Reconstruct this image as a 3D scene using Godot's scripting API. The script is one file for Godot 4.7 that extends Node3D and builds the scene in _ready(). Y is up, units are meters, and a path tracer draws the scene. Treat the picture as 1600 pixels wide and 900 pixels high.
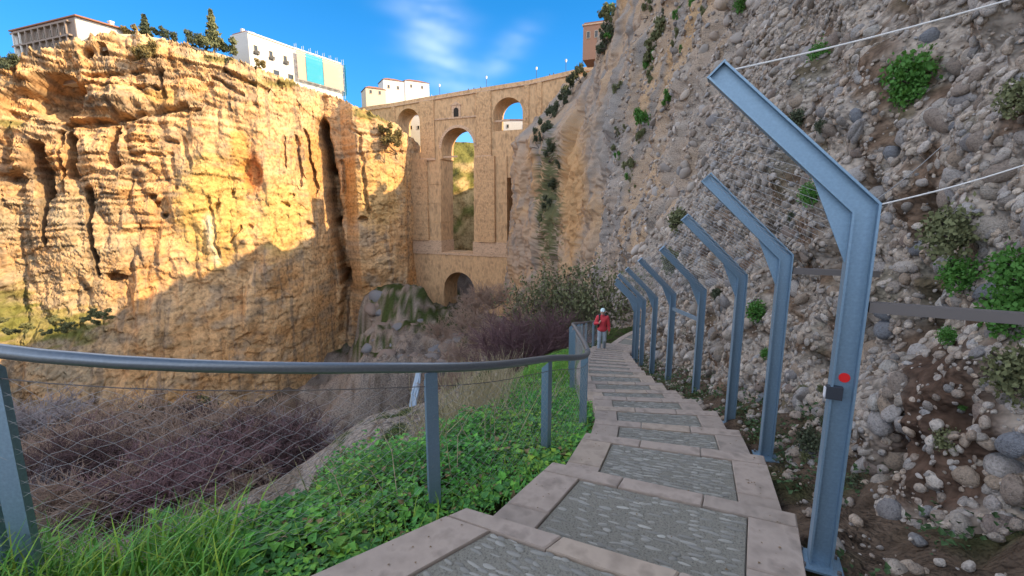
extends Node3D

const F := 720.0            # focal length in pixels of the 1600 x 900 photograph
const PITCH := 0.171783
const EYE := 1.62
const TO_SUN := Vector3(0.859, 0.4462, 0.2506)

var M := {}
var rng := RandomNumberGenerator.new()
var nA := FastNoiseLite.new()
var nB := FastNoiseLite.new()
var nC := FastNoiseLite.new()
var nR := FastNoiseLite.new()
var nD := FastNoiseLite.new()

# ---------------------------------------------------------------- helpers
class MB:
	var v := PackedVector3Array()
	var n := PackedVector3Array()
	var c := PackedColorArray()
	func tri(a: Vector3, b: Vector3, d: Vector3) -> void:      # counter-clockwise from outside
		var m := (b - a).cross(d - a).normalized()
		v.append(a); v.append(d); v.append(b)
		n.append(m); n.append(m); n.append(m)
	func quad(a: Vector3, b: Vector3, d: Vector3, e: Vector3) -> void:
		tri(a, b, d); tri(a, d, e)
	func trin(a: Vector3, b: Vector3, d: Vector3, na: Vector3, nb: Vector3, nd: Vector3) -> void:
		v.append(a); v.append(d); v.append(b)
		n.append(na); n.append(nd); n.append(nb)
	func hexa(p: Array) -> void:     # p[0..3] bottom counter-clockwise from above, p[4..7] top
		quad(p[4], p[5], p[6], p[7]); quad(p[3], p[2], p[1], p[0])
		for i in 4:
			var j := (i + 1) % 4
			quad(p[i], p[j], p[j + 4], p[i + 4])
	func box(o: Vector3, x: Vector3, y: Vector3, z: Vector3) -> void:   # centre and half axes
		hexa([o - x - y + z, o + x - y + z, o + x - y - z, o - x - y - z, o - x + y + z, o + x + y + z, o + x + y - z, o - x + y - z])
	func bbox(a: Vector3, b: Vector3) -> void:
		var h := (b - a) * 0.5
		box((a + b) * 0.5, Vector3(absf(h.x), 0, 0), Vector3(0, absf(h.y), 0), Vector3(0, 0, absf(h.z)))
	func tube(pts: PackedVector3Array, rad: PackedFloat32Array, sides: int, caps := false) -> void:
		var prev := []
		var u := Vector3.UP
		for i in pts.size():
			var d := (pts[mini(i + 1, pts.size() - 1)] - pts[maxi(i - 1, 0)]).normalized()
			if i == 0:
				u = Vector3.UP if absf(d.y) < 0.9 else Vector3.RIGHT
			u = (u - d * u.dot(d)).normalized()
			var w := d.cross(u)
			var ring := []
			for k in sides:
				var a := TAU * k / sides
				var q := u * cos(a) + w * sin(a)
				ring.append([pts[i] + q * rad[i], q])
			if i > 0:
				for k in sides:
					var k2 := (k + 1) % sides
					trin(prev[k][0], prev[k2][0], ring[k2][0], prev[k][1], prev[k2][1], ring[k2][1])
					trin(prev[k][0], ring[k2][0], ring[k][0], prev[k][1], ring[k2][1], ring[k][1])
			elif caps:
				for k in range(1, sides - 1): tri(ring[0][0], ring[k + 1][0], ring[k][0])
			if caps and i == pts.size() - 1:
				for k in range(1, sides - 1): tri(ring[0][0], ring[k][0], ring[k + 1][0])
			prev = ring
	func bar(a: Vector3, b: Vector3, r: float, sides := 4) -> void:
		tube(PackedVector3Array([a, b]), PackedFloat32Array([r, r]), sides)
	func prism(poly: PackedVector2Array, bottom: float, top: float) -> void:   # poly in (x, z)
		var p := poly
		if not Geometry2D.is_polygon_clockwise(p): p.reverse()
		var t := Geometry2D.triangulate_polygon(p)
		for i in range(0, t.size(), 3):
			var q := []
			for k in 3: q.append(p[t[i + k]])
			var cr: float = (q[1] - q[0]).cross(q[2] - q[0])
			if cr > 0: q = [q[0], q[2], q[1]]
			tri(Vector3(q[0].x, top, q[0].y), Vector3(q[1].x, top, q[1].y), Vector3(q[2].x, top, q[2].y))
			tri(Vector3(q[0].x, bottom, q[0].y), Vector3(q[2].x, bottom, q[2].y), Vector3(q[1].x, bottom, q[1].y))
		for i in p.size():
			var a := p[i]; var b := p[(i + 1) % p.size()]
			quad(Vector3(a.x, bottom, a.y), Vector3(b.x, bottom, b.y), Vector3(b.x, top, b.y), Vector3(a.x, top, a.y))
	func extrude(poly: PackedVector2Array, z0: float, z1: float) -> void:    # poly in (x, y), z0 is the face towards +z
		var p := poly
		if Geometry2D.is_polygon_clockwise(p): p.reverse()
		var t := Geometry2D.triangulate_polygon(p)
		for i in range(0, t.size(), 3):
			var q := [p[t[i]], p[t[i + 1]], p[t[i + 2]]]
			var cr: float = (q[1] - q[0]).cross(q[2] - q[0])
			if cr < 0: q = [q[0], q[2], q[1]]
			tri(Vector3(q[0].x, q[0].y, z0), Vector3(q[1].x, q[1].y, z0), Vector3(q[2].x, q[2].y, z0))
			tri(Vector3(q[0].x, q[0].y, z1), Vector3(q[2].x, q[2].y, z1), Vector3(q[1].x, q[1].y, z1))
		for i in p.size():
			var a := p[i]; var b := p[(i + 1) % p.size()]
			quad(Vector3(b.x, b.y, z0), Vector3(a.x, a.y, z0), Vector3(a.x, a.y, z1), Vector3(b.x, b.y, z1))
	func mesh() -> ArrayMesh:
		var ar := []
		ar.resize(Mesh.ARRAY_MAX)
		ar[Mesh.ARRAY_VERTEX] = v
		ar[Mesh.ARRAY_NORMAL] = n
		if c.size() == v.size(): ar[Mesh.ARRAY_COLOR] = c
		var m := ArrayMesh.new()
		m.add_surface_from_arrays(Mesh.PRIMITIVE_TRIANGLES, ar)
		return m

func put(mesh: Mesh, called: String, mat: Material, parent: Node = self) -> MeshInstance3D:
	var o := MeshInstance3D.new()
	o.name = called
	o.mesh = mesh
	o.material_override = mat
	parent.add_child(o, true)
	return o

func base(called: String, pos := Vector3.ZERO, parent: Node = self) -> Node3D:
	var o := Node3D.new()
	o.name = called
	o.position = pos
	parent.add_child(o, true)
	return o

func tag(o: Node, label: String, category: String, group := "", kind := "") -> Node:
	if label: o.set_meta("label", label)
	if category: o.set_meta("category", category)
	if group: o.set_meta("group", group)
	if kind: o.set_meta("kind", kind)
	return o

func copy(o: Node3D, pos: Vector3, turn := 0.0, scale_by := Vector3.ONE) -> Node3D:
	var d: Node3D = o.duplicate()
	d.name = String(o.name).rstrip("0123456789")
	add_child(d, true)
	d.position = pos
	d.rotation.y = turn
	d.scale = scale_by
	return d

func v3(x: float, fwd: float, up: float) -> Vector3:
	return Vector3(x, EYE + up, -fwd)

func ray(px: float, py: float) -> Vector3:
	var X := (px - 800.0) / F
	var Y := (450.0 - py) / F
	return Vector3(X, Y * cos(PITCH) - sin(PITCH), -(cos(PITCH) + Y * sin(PITCH)))

func at(px: float, py: float, fwd: float) -> Vector3:     # the point of the place seen there, fwd metres ahead
	var r := ray(px, py)
	return Vector3(0, EYE, 0) + r * (fwd / -r.z)

func seen(p: Vector3) -> Vector2:
	var u := p.y - EYE
	var zc := -p.z * cos(PITCH) - u * sin(PITCH)
	var yc := u * cos(PITCH) - p.z * sin(PITCH)
	return Vector2(800 + F * p.x / zc, 450 - F * yc / zc)

func lut(t: Array, x: float) -> float:      # piecewise linear table of pairs
	if x <= t[0][0]: return t[0][1]
	for i in range(1, t.size()):
		if x <= t[i][0]:
			return lerpf(t[i - 1][1], t[i][1], (x - t[i - 1][0]) / (t[i][0] - t[i - 1][0]))
	return t[-1][1]

func sm(a: float, b: float, x: float) -> float:
	return smoothstep(a, b, x)

func rr(a: float, b: float) -> float:
	return rng.randf_range(a, b)

func lin(r: float, g: float, b: float) -> Color:
	return Color(r, g, b).linear_to_srgb()

func grid_mesh(nu: int, nv: int, p: PackedVector3Array, col: PackedColorArray, flip := false) -> ArrayMesh:
	var nn := PackedVector3Array()
	nn.resize(p.size())
	for i in nu:
		for j in nv:
			var du := p[mini(i + 1, nu - 1) * nv + j] - p[maxi(i - 1, 0) * nv + j]
			var dv := p[i * nv + mini(j + 1, nv - 1)] - p[i * nv + maxi(j - 1, 0)]
			var m := du.cross(dv).normalized()
			nn[i * nv + j] = -m if flip else m
	var idx := PackedInt32Array()
	idx.resize((nu - 1) * (nv - 1) * 6)
	var k := 0
	for i in nu - 1:
		for j in nv - 1:
			var a := i * nv + j
			var q := [a, a + nv + 1, a + nv, a, a + 1, a + nv + 1]
			if flip: q = [a, a + nv, a + nv + 1, a, a + nv + 1, a + 1]
			for t in 6:
				idx[k] = q[t]
				k += 1
	var ar := []
	ar.resize(Mesh.ARRAY_MAX)
	ar[Mesh.ARRAY_VERTEX] = p
	ar[Mesh.ARRAY_NORMAL] = nn
	ar[Mesh.ARRAY_COLOR] = col
	ar[Mesh.ARRAY_INDEX] = idx
	var m := ArrayMesh.new()
	m.add_surface_from_arrays(Mesh.PRIMITIVE_TRIANGLES, ar)
	return m

func multi(mesh: Mesh, xf: Array, cols: Array, called: String, mat: Material, parent: Node = self) -> MultiMeshInstance3D:
	var mm := MultiMesh.new()
	mm.transform_format = MultiMesh.TRANSFORM_3D
	mm.use_colors = cols.size() > 0
	mm.mesh = mesh
	mm.instance_count = xf.size()
	for i in xf.size():
		mm.set_instance_transform(i, xf[i])
		if cols.size(): mm.set_instance_color(i, cols[i])
	var o := MultiMeshInstance3D.new()
	o.name = called
	o.multimesh = mm
	o.material_override = mat
	parent.add_child(o, true)
	return o

func noise_tex(kind: int, freq: float, octaves: int, ramp: Array, size := 512, seed_ := 1, normal := false, bump := 6.0) -> NoiseTexture2D:
	var n := FastNoiseLite.new()
	n.noise_type = kind as FastNoiseLite.NoiseType
	n.frequency = freq
	n.fractal_octaves = octaves
	n.seed = seed_
	if kind == FastNoiseLite.TYPE_CELLULAR:
		n.cellular_return_type = FastNoiseLite.RETURN_DISTANCE
	var t := NoiseTexture2D.new()
	t.noise = n
	t.width = size; t.height = size
	t.seamless = true
	t.as_normal_map = normal
	t.bump_strength = bump
	if ramp.size():
		var g := Gradient.new()
		g.offsets = PackedFloat32Array(ramp.map(func(r): return r[0]))
		g.colors = PackedColorArray(ramp.map(func(r): return r[1]))
		t.color_ramp = g
	return t

func mat(called: String, col: Color, rough := 0.85, metal := 0.0) -> StandardMaterial3D:
	var m := StandardMaterial3D.new()
	m.resource_name = called
	m.albedo_color = col
	m.roughness = rough
	m.metallic = metal
	M[called] = m
	return m

func tripl(m: StandardMaterial3D, scale_: float, tex: Texture2D, height: Texture2D = null, cm := 1.0) -> StandardMaterial3D:
	m.uv1_triplanar = true
	m.uv1_world_triplanar = true
	m.uv1_scale = Vector3.ONE * scale_
	m.albedo_texture = tex
	if height:
		m.heightmap_enabled = true
		m.heightmap_texture = height
		m.heightmap_scale = cm
	return m

func g(x: float) -> Color:
	return Color(x, x, x)

# ---------------------------------------------------------------- camera, sky, sun
func light_and_lens() -> void:
	var cam := Camera3D.new()
	cam.name = "camera"
	cam.fov = rad_to_deg(2.0 * atan(450.0 / F))
	cam.position = Vector3(0, EYE, 0)
	cam.rotation.x = -PITCH
	cam.near = 0.05
	cam.far = 3000
	add_child(cam)
	cam.current = true
	var sky_im := Image.create(1024, 512, false, Image.FORMAT_RGBF)
	var cw := FastNoiseLite.new()
	cw.seed = 5
	cw.frequency = 1.0
	cw.fractal_octaves = 5
	for j in 512:
		var th := PI * (j + 0.5) / 512.0
		var y := cos(th)
		for i in 1024:
			var ph := TAU * (i + 0.5) / 1024.0      # the left edge of a panorama looks along -z
			var d := Vector3(sin(ph) * sin(th), y, -cos(ph) * sin(th))
			var e := maxf(y, 0.0)
			# clear-sky brightness: paler towards the horizon and around the sun
			var chi := acos(clampf(d.dot(TO_SUN), -1, 1))
			var lum := (1.0 - exp(-0.32 / maxf(e, 0.16))) * (0.95 + 4.0 * exp(-3.0 * chi) + 0.45 * cos(chi) * cos(chi)) / 0.66
			var c := Vector3(0.052, 0.175, 0.35).lerp(Vector3(0.010, 0.116, 0.315), pow(minf(e / 0.40, 1.0), 0.6))
			c = c.lerp(Vector3(0.40, 0.44, 0.50), sm(1.2, 0.25, chi)) * lum
			if y > -0.02:
				# bright cloud added outside the view to lift the shade, thin wisps inside
				var k := 1.0 / (e + 0.18)
				var w := cw.get_noise_3d(d.x * k * 0.9 + 3.1, 1.7, d.z * k * 0.5)
				var f := cw.get_noise_3d(d.x * k * 3.0, 9.0, d.z * k * 1.1)
				var cl := sm(-0.3, 0.3, w + 0.3 * f) * 0.75
				if d.z < -0.2:
					var s := seen(Vector3(0, EYE, 0) + d)
					if s.x > -200 and s.x < 1800 and s.y > -250:
						var wob := 38.0 * cw.get_noise_2d(s.y * 0.012, 4.0)
						var streak := 0.62 + 0.75 * cw.get_noise_2d(s.x * 0.006 + s.y * 0.004, s.y * 0.035 - s.x * 0.009)
						var band := exp(-pow((s.x - 678 - wob - (s.y - 70) * 0.12) / 44.0, 2)) * sm(170, 20, absf(s.y - 50))
						var band2 := exp(-pow((s.x - 800 + (s.y - 70) * 0.75) / 26.0, 2)) * sm(75, 5, absf(s.y - 85)) * 0.6
						var mine := clampf((band + band2) * streak, 0, 1) * 0.15
						var inside := sm(-200, 0, s.x) * sm(1800, 1600, s.x) * sm(-250, -60, s.y)
						cl = lerpf(cl, mine, inside)
				c = c.lerp(Vector3(1.45, 1.40, 1.36), cl * 0.75)
			else:
				c = Vector3(0.22, 0.2, 0.17)
			sky_im.set_pixel(i, j, Color(c.x, c.y, c.z))
	var sm_ := PanoramaSkyMaterial.new()
	sm_.panorama = ImageTexture.create_from_image(sky_im)
	var sky := Sky.new()
	sky.sky_material = sm_
	var env := Environment.new()
	env.background_mode = Environment.BG_SKY
	env.sky = sky
	env.background_energy_multiplier = 1.0
	env.tonemap_mode = Environment.TONE_MAPPER_LINEAR
	env.tonemap_exposure = 3.25
	env.sdfgi_enabled = true
	env.ssao_enabled = true
	env.ssil_enabled = true
	var we := WorldEnvironment.new()
	we.name = "world_environment"
	we.environment = env
	add_child(we)
	var sun := DirectionalLight3D.new()
	sun.name = "sun"
	sun.light_energy = 0.88
	sun.light_color = Color(1.0, 0.87, 0.66)
	sun.light_angular_distance = 0.5
	sun.shadow_enabled = true
	add_child(sun)
	sun.look_at_from_position(TO_SUN * 100, Vector3.ZERO)

# ---------------------------------------------------------------- materials
func materials() -> void:
	var SX := FastNoiseLite.TYPE_SIMPLEX_SMOOTH
	var CE := FastNoiseLite.TYPE_CELLULAR
	var t_rock := noise_tex(SX, 0.02, 6, [[0.0, g(0.5)], [0.45, g(0.88)], [0.6, g(1.0)], [1.0, g(0.72)]], 512, 3)
	var h_rock := noise_tex(SX, 0.03, 6, [], 512, 4)
	var t_cong := noise_tex(CE, 0.05, 3, [[0.0, g(1.0)], [0.35, g(0.95)], [0.7, g(0.62)], [1.0, g(0.4)]], 512, 8)
	var h_cong := noise_tex(CE, 0.05, 3, [[0.0, g(1.0)], [1.0, g(0.0)]], 512, 8)
	var t_fine := noise_tex(SX, 0.08, 5, [[0.0, g(0.62)], [0.5, g(0.95)], [1.0, g(0.8)]], 512, 11)
	var h_fine := noise_tex(SX, 0.1, 5, [], 512, 12)
	var t_stone := noise_tex(SX, 0.03, 6, [[0.0, g(0.55)], [0.4, g(0.9)], [0.6, g(1.0)], [1.0, g(0.65)]], 512, 17)
	var m := mat("cliff_rock", Color.WHITE, 0.95)
	m.vertex_color_use_as_albedo = true
	tripl(m, 0.05, t_rock, h_rock, 12.0)
	m.metallic_specular = 0.2
	m = mat("conglomerate", Color.WHITE, 0.95)
	m.vertex_color_use_as_albedo = true
	tripl(m, 0.5, t_cong, h_cong, 5.0)
	m.metallic_specular = 0.2
	m = mat("stone", Color.WHITE, 0.9)
	m.vertex_color_use_as_albedo = true
	tripl(m, 2.4, t_stone, h_fine, 1.1)
	m.metallic_specular = 0.3
	for i in 9:
		var tones := [Vector3(.36, .33, .31), Vector3(.27, .25, .24), Vector3(.40, .345, .29), Vector3(.31, .25, .205), Vector3(.45, .41, .38), Vector3(.23, .235, .25), Vector3(.37, .29, .22), Vector3(.48, .44, .39), Vector3(.28, .22, .185)]
		var q: Vector3 = tones[i]
		m = mat("stone_%d" % i, lin(q.x, q.y, q.z), 0.88)
		tripl(m, 2.4, t_stone, h_fine, 1.1)
		m.metallic_specular = 0.3
	m = mat("ground", Color.WHITE, 1.0)
	m.vertex_color_use_as_albedo = true
	tripl(m, 0.5, t_rock, h_fine, 4.0)
	m.metallic_specular = 0.1
	var t_slab := noise_tex(SX, 0.012, 5, [[0.0, g(0.74)], [0.45, g(0.97)], [0.65, g(0.93)], [1.0, g(0.82)]], 512, 14)
	m = mat("rubble", Color.WHITE, 1.0)
	m.vertex_color_use_as_albedo = true
	tripl(m, 0.12, t_cong, h_rock, 40.0)
	m.metallic_specular = 0.1
	m = mat("slab_a", lin(0.436, 0.347, 0.285), 0.8)
	tripl(m, 0.7200000000000001, t_slab, h_fine, 0.05)
	m = mat("slab_b", lin(0.394, 0.317, 0.261), 0.8)
	tripl(m, 0.5599999999999999, t_slab, h_fine, 0.05)
	m = mat("slab_c", lin(0.467, 0.367, 0.285), 0.82)
	tripl(m, 0.6400000000000001, t_slab, h_fine, 0.05)
	m = mat("paving", lin(.27, .25, .205), 0.92)
	tripl(m, 1.3, t_fine, h_cong, 0.5)
	m = mat("pebble", Color.WHITE, 0.8)
	m.vertex_color_use_as_albedo = true
	var t_galv := noise_tex(CE, 0.06, 2, [[0.0, g(0.88)], [1.0, g(1.0)]], 256, 21)
	m = mat("galvanised", lin(.24, .36, .47), 0.45, 0.5)
	tripl(m, 5.0, t_galv)
	m = mat("rail_steel", lin(.24, .27, .30), 0.36, 0.7)
	tripl(m, 5.0, t_galv)
	mat("litter", lin(.20, .13, .07), 0.95)
	mat("dark_steel", lin(.16, .14, .13), 0.6, 0.3)
	mat("wire", lin(.42, .42, .42), 0.5, 0.5)
	mat("rope", lin(.75, .73, .7), 0.8)
	mat("red_sticker", lin(.75, .012, .012), 0.5)
	mat("box_dark", lin(.03, .035, .045), 0.5)
	mat("white_strap", lin(.7, .7, .72), 0.6)
	var t_ash := noise_tex(SX, 0.012, 5, [[0.0, g(0.62)], [0.5, g(0.96)], [1.0, g(0.75)]], 512, 31)
	m = mat("ashlar", lin(.74, .475, .255), 0.95)
	tripl(m, 0.05, t_ash, h_rock, 20.0)
	m.uv1_scale = Vector3(0.07, 0.028, 0.07)
	m = mat("ashlar_b", lin(.72, .45, .235), 0.95)
	tripl(m, 0.05, t_ash, h_rock, 25.0)
	m.uv1_scale = Vector3(0.09, 0.05, 0.09)
	m = mat("ashlar_trim", lin(.72, .49, .32), 0.95)
	tripl(m, 0.1, t_ash)
	mat("dark_void", lin(.03, .025, .02), 1.0)
	m = mat("white_wall", lin(.78, .74, .68), 0.9)
	tripl(m, 0.15, t_fine)
	m = mat("cream_wall", lin(.62, .54, .42), 0.9)
	tripl(m, 0.15, t_fine)
	m = mat("gallery_wall_shaded", lin(.34, .26, .21), 0.9)  # left front of the white inn, its shade mixed into the colour
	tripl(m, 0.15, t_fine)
	m = mat("brick_wall", lin(.45, .24, .15), 0.9)
	tripl(m, 0.3, t_fine)
	m = mat("roof_tile", lin(.36, .16, .085), 0.9)
	tripl(m, 0.4, t_fine)
	mat("pane", lin(.02, .025, .03), 0.15)
	mat("iron", lin(.03, .03, .03), 0.6)
	mat("scaffold", lin(.5, .5, .52), 0.5, 0.4)
	mat("net_cyan", Color(lin(.04, .36, .50), 0.62), 0.9).transparency = BaseMaterial3D.TRANSPARENCY_ALPHA
	mat("net_beige", Color(lin(.62, .45, .34), 0.6), 0.9).transparency = BaseMaterial3D.TRANSPARENCY_ALPHA
	m = mat("bark", lin(.06, .045, .035), 0.95)
	m = mat("twig_purple", lin(.27, .165, .17), 0.95)
	m = mat("twig_brown", lin(.35, .25, .19), 0.95)
	m = mat("twig_grey", lin(.32, .28, .285), 0.95)
	m = mat("twig_purple_dark", lin(.17, .095, .10), 0.95)
	m = mat("twig_dark", lin(.13, .08, .08), 0.95)
	m = mat("reed", lin(.50, .41, .26), 0.9)
	for q in [["leaf", 0.75], ["grass_blade", 0.7]]:
		m = mat(q[0], Color.WHITE, q[1])
		m.vertex_color_use_as_albedo = true
		m.backlight_enabled = true
		m.backlight = lin(.10, .16, .02)
	m = mat("foliage_olive", lin(.15, .16, .07), 0.9)
	m = mat("foliage_dark", lin(.07, .085, .045), 0.9)
	m = mat("foliage_bright", lin(.06, .17, .025), 0.8)
	m.backlight_enabled = true
	m.backlight = lin(.05, .12, .01)
	m = mat("foliage_golden", lin(.20, .15, .05), 0.9)
	m = mat("water", lin(.40, .53, .66), 0.35)
	m = mat("pool", lin(.012, .016, .02), 0.08)
	mat("skin", lin(.5, .29, .21), 0.6)
	m = mat("jacket", lin(.62, .055, .07), 0.85)
	m = mat("jeans", lin(.36, .42, .47), 0.9)
	mat("cap", lin(.62, .78, .78), 0.8)
	mat("shoe", lin(.02, .02, .025), 0.7)
	mat("shoe_white", lin(.7, .7, .7), 0.7)
	mat("strap", lin(.02, .02, .02), 0.8)

func _ready() -> void:
	rng.seed = 77
	nA.seed = 1; nA.frequency = 1.0; nA.fractal_octaves = 3
	nB.seed = 2; nB.frequency = 1.0; nB.fractal_octaves = 4
	nC.seed = 3; nC.frequency = 1.0; nC.fractal_octaves = 2
	nR.seed = 4; nR.frequency = 1.0; nR.fractal_octaves = 3; nR.fractal_type = FastNoiseLite.FRACTAL_RIDGED
	nD.seed = 6; nD.frequency = 1.0; nD.noise_type = FastNoiseLite.TYPE_CELLULAR; nD.cellular_return_type = FastNoiseLite.RETURN_CELL_VALUE; nD.cellular_jitter = 0.9; nD.fractal_type = FastNoiseLite.FRACTAL_NONE
	light_and_lens()
	materials()
	path_plan()
	right_wall()
	left_cliff()
	gorge()
	bank()
	bridge()
	houses()
	steps()
	right_posts()
	railing()
	walker()
	plants()

# ---------------------------------------------------------------- plan of the path
var Lk := []      # far left corner of each tread (x, fwd), index 0 is the tread before the first visible edge
var Rk := []
var Yk := []      # height of each tread

func path_plan() -> void:
	var r0 := [[2.09, 3.52], [2.31, 4.36], [2.48, 5.24], [2.55, 6.05], [2.58, 6.85], [2.64, 7.68], [2.72, 8.56], [2.83, 9.4], [2.98, 10.2], [3.13, 11.0], [3.29, 11.8], [3.46, 12.6], [3.63, 13.4], [3.8, 14.2], [3.98, 15.0], [4.2, 15.8], [4.45, 16.6], [4.73, 17.35], [5.05, 18.1], [5.4, 18.8], [5.8, 19.5], [6.3, 20.3], [6.9, 21.1], [7.6, 21.9], [8.4, 22.7]]
	Lk = [Vector2(-3.4, 1.15), Vector2(-1.75, 1.18), Vector2(-0.26, 2.29), Vector2(0.29, 3.09)]
	Rk = [Vector2(-2.2, -1.2), Vector2(-0.35, -0.55), Vector2(1.27, 1.61), Vector2(1.72, 2.51)]
	Yk = [0.4, 0.2, 0.0, -0.2]
	for i in r0.size():
		var R := Vector2(r0[i][0], r0[i][1])
		var d := Vector2(r0[mini(i + 1, r0.size() - 1)][0], r0[mini(i + 1, r0.size() - 1)][1]) - Vector2(r0[maxi(i - 1, 0)][0], r0[maxi(i - 1, 0)][1])
		d = d.normalized()
		var perp := Vector2(-d.y, d.x)
		var L := R + perp * 1.44
		if i < 4:
			L = [Vector2(0.67, 3.92), Vector2(0.89, 4.62), Vector2(1.03, 5.39), Vector2(1.14, 6.18)][i]
		Lk.append(L)
		Rk.append(R)
		Yk.append(-0.4 - 0.2 * mini(i, 20))

# ---------------------------------------------------------------- the conglomerate wall on the right
var wall_pts := PackedVector2Array()
var wall_len := PackedFloat32Array()
const WALL_PLAN := [[16, -70], [10, -30], [5.6, -10], [3.9, -3], [3.0, -0.5], [2.35, 1.4], [2.42, 3.0], [2.8, 4.4], [3.15, 5.8], [3.55, 7.6], [3.8, 9.0], [3.95, 10.5], [4.2, 12.0], [4.85, 15], [6.2, 18.5], [8.2, 22], [9.6, 27], [10.2, 35], [11.2, 46], [12.6, 60], [14.2, 78], [13.6, 96], [12.2, 112], [11.9, 119], [15.5, 127], [15.5, 137], [11.0, 146], [6.0, 154], [2.0, 162], [-1.5, 171], [-2.4, 180], [0.5, 192], [8, 215], [20, 245], [34, 290]]

func wall_setup() -> void:
	var q := []
	for w in WALL_PLAN: q.append(Vector2(w[0], w[1]))
	for i in q.size() - 1:
		var a: Vector2 = q[maxi(i - 1, 0)]
		var b: Vector2 = q[i]
		var c: Vector2 = q[i + 1]
		var d: Vector2 = q[mini(i + 2, q.size() - 1)]
		var n := 10
		for k in n:
			var t := float(k) / n
			# uneven spacing: tangents scaled to this span
			var l := b.distance_to(c)
			var m1 := (c - a).normalized() * l
			var m2 := (d - b).normalized() * l
			var t2 := t * t
			var t3 := t2 * t
			wall_pts.append((2 * t3 - 3 * t2 + 1) * b + (t3 - 2 * t2 + t) * m1 + (-2 * t3 + 3 * t2) * c + (t3 - t2) * m2)
	var s := 0.0
	for i in wall_pts.size():
		if i > 0: s += wall_pts[i].distance_to(wall_pts[i - 1])
		wall_len.append(s)

func wall_at(s: float) -> Array:
	var i := clampi(wall_len.bsearch(s), 1, wall_pts.size() - 1)
	var t := clampf((s - wall_len[i - 1]) / maxf(wall_len[i] - wall_len[i - 1], 1e-5), 0, 1)
	var p := wall_pts[i - 1].lerp(wall_pts[i], t)
	var j0 := maxi(i - 4, 0)
	var j1 := mini(i + 3, wall_pts.size() - 1)
	var d := (wall_pts[j1] - wall_pts[j0]).normalized()
	return [p, Vector2(-d.y, d.x), p.y]      # point, normal to the gorge side, fwd

func wall_bottom(f: float) -> float:
	return lut([[-70, -0.5], [-1, -0.5], [1.5, -0.4], [2.2, -0.55], [5, -1.3], [12, -3.1], [20, -5.2], [30, -9], [45, -16], [70, -30], [110, -42], [160, -52], [215, -55]], f)

func wall_top(f: float) -> float:
	var t := lut([[-70, 40], [-20, 42], [40, 43], [60, 44], [84, 46], [95, 44.5], [103, 45.5], [110, 42], [116, 44], [122, 46], [132, 43], [140, 44], [150, 46.5], [158, 48], [166, 46], [178, 47.5], [195, 47], [215, 47]], f)
	return t + 2.2 * nB.get_noise_2d(f * 0.11, 3.0) + 1.2 * nB.get_noise_2d(f * 0.45, 8.0)

func wall_lean(f: float, y: float, b: float) -> float:
	var rise := maxf(y - b, 0.0)
	var near := 0.26 * sm(7.0, 3.0, f) * minf(rise, 1.9) + 0.10 * minf(rise, 4.0) + 0.34 * clampf(rise - 4.0, 0, 26) + 0.42 * maxf(rise - 30, 0.0)
	var mid := 0.05 * minf(rise, 45.0) + 0.22 * maxf(rise - 45.0, 0.0)
	var far := 0.06 * minf(rise, 76.0) + 0.95 * maxf(y - 25.0, 0.0)
	return lerpf(lerpf(near, mid, sm(30, 80, f)), far, sm(138, 156, f))

func wall_disp(p: Vector2, y: float, f: float) -> float:
	var k := clampf(f, 2.0, 60.0) / 10.0
	var nr := 1.0 - sm(10, 35, f)
	var d := 0.0
	d += (0.42 * nA.get_noise_2d(f * 0.45 + 7, y * 0.4) - 0.22 * sm(0.1, 0.5, nB.get_noise_2d(f * 0.8 + 70, y * 0.7))) * nr
	d += (0.16 * nB.get_noise_2d(f * 1.6, y * 1.6) + 0.05 * nB.get_noise_2d(f * 5.0, y * 5.0)) * nr
	var fr := sm(8, 40, f)
	d += fr * (2.2 * nA.get_noise_2d(f * 0.07, y * 0.05) + 1.1 * nB.get_noise_2d(f * 0.22, y * 0.16) + 0.35 * nC.get_noise_2d(f * 1.1, y * 0.9))
	d += fr * (2.4 * absf(nC.get_noise_2d(f * 0.17, y * 0.014 + 5)) + 1.0 * absf(nC.get_noise_2d(f * 0.5, y * 0.04 + 9)))
	return d

func wall_point(s: float, y: float) -> Vector3:
	var w := wall_at(s)
	var p: Vector2 = w[0]
	var nrm: Vector2 = w[1]
	var f: float = w[2]
	var o := -wall_lean(f, y, wall_bottom(f)) + wall_disp(p, y, f)
	# gorge side is -x; leaning always goes away from the gorge
	var lean_dir := nrm
	if f > 100: lean_dir = Vector2(-0.93, -0.37)
	p = p + (lean_dir if f > 60 else nrm) * o
	return Vector3(p.x, y, -p.y)

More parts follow.
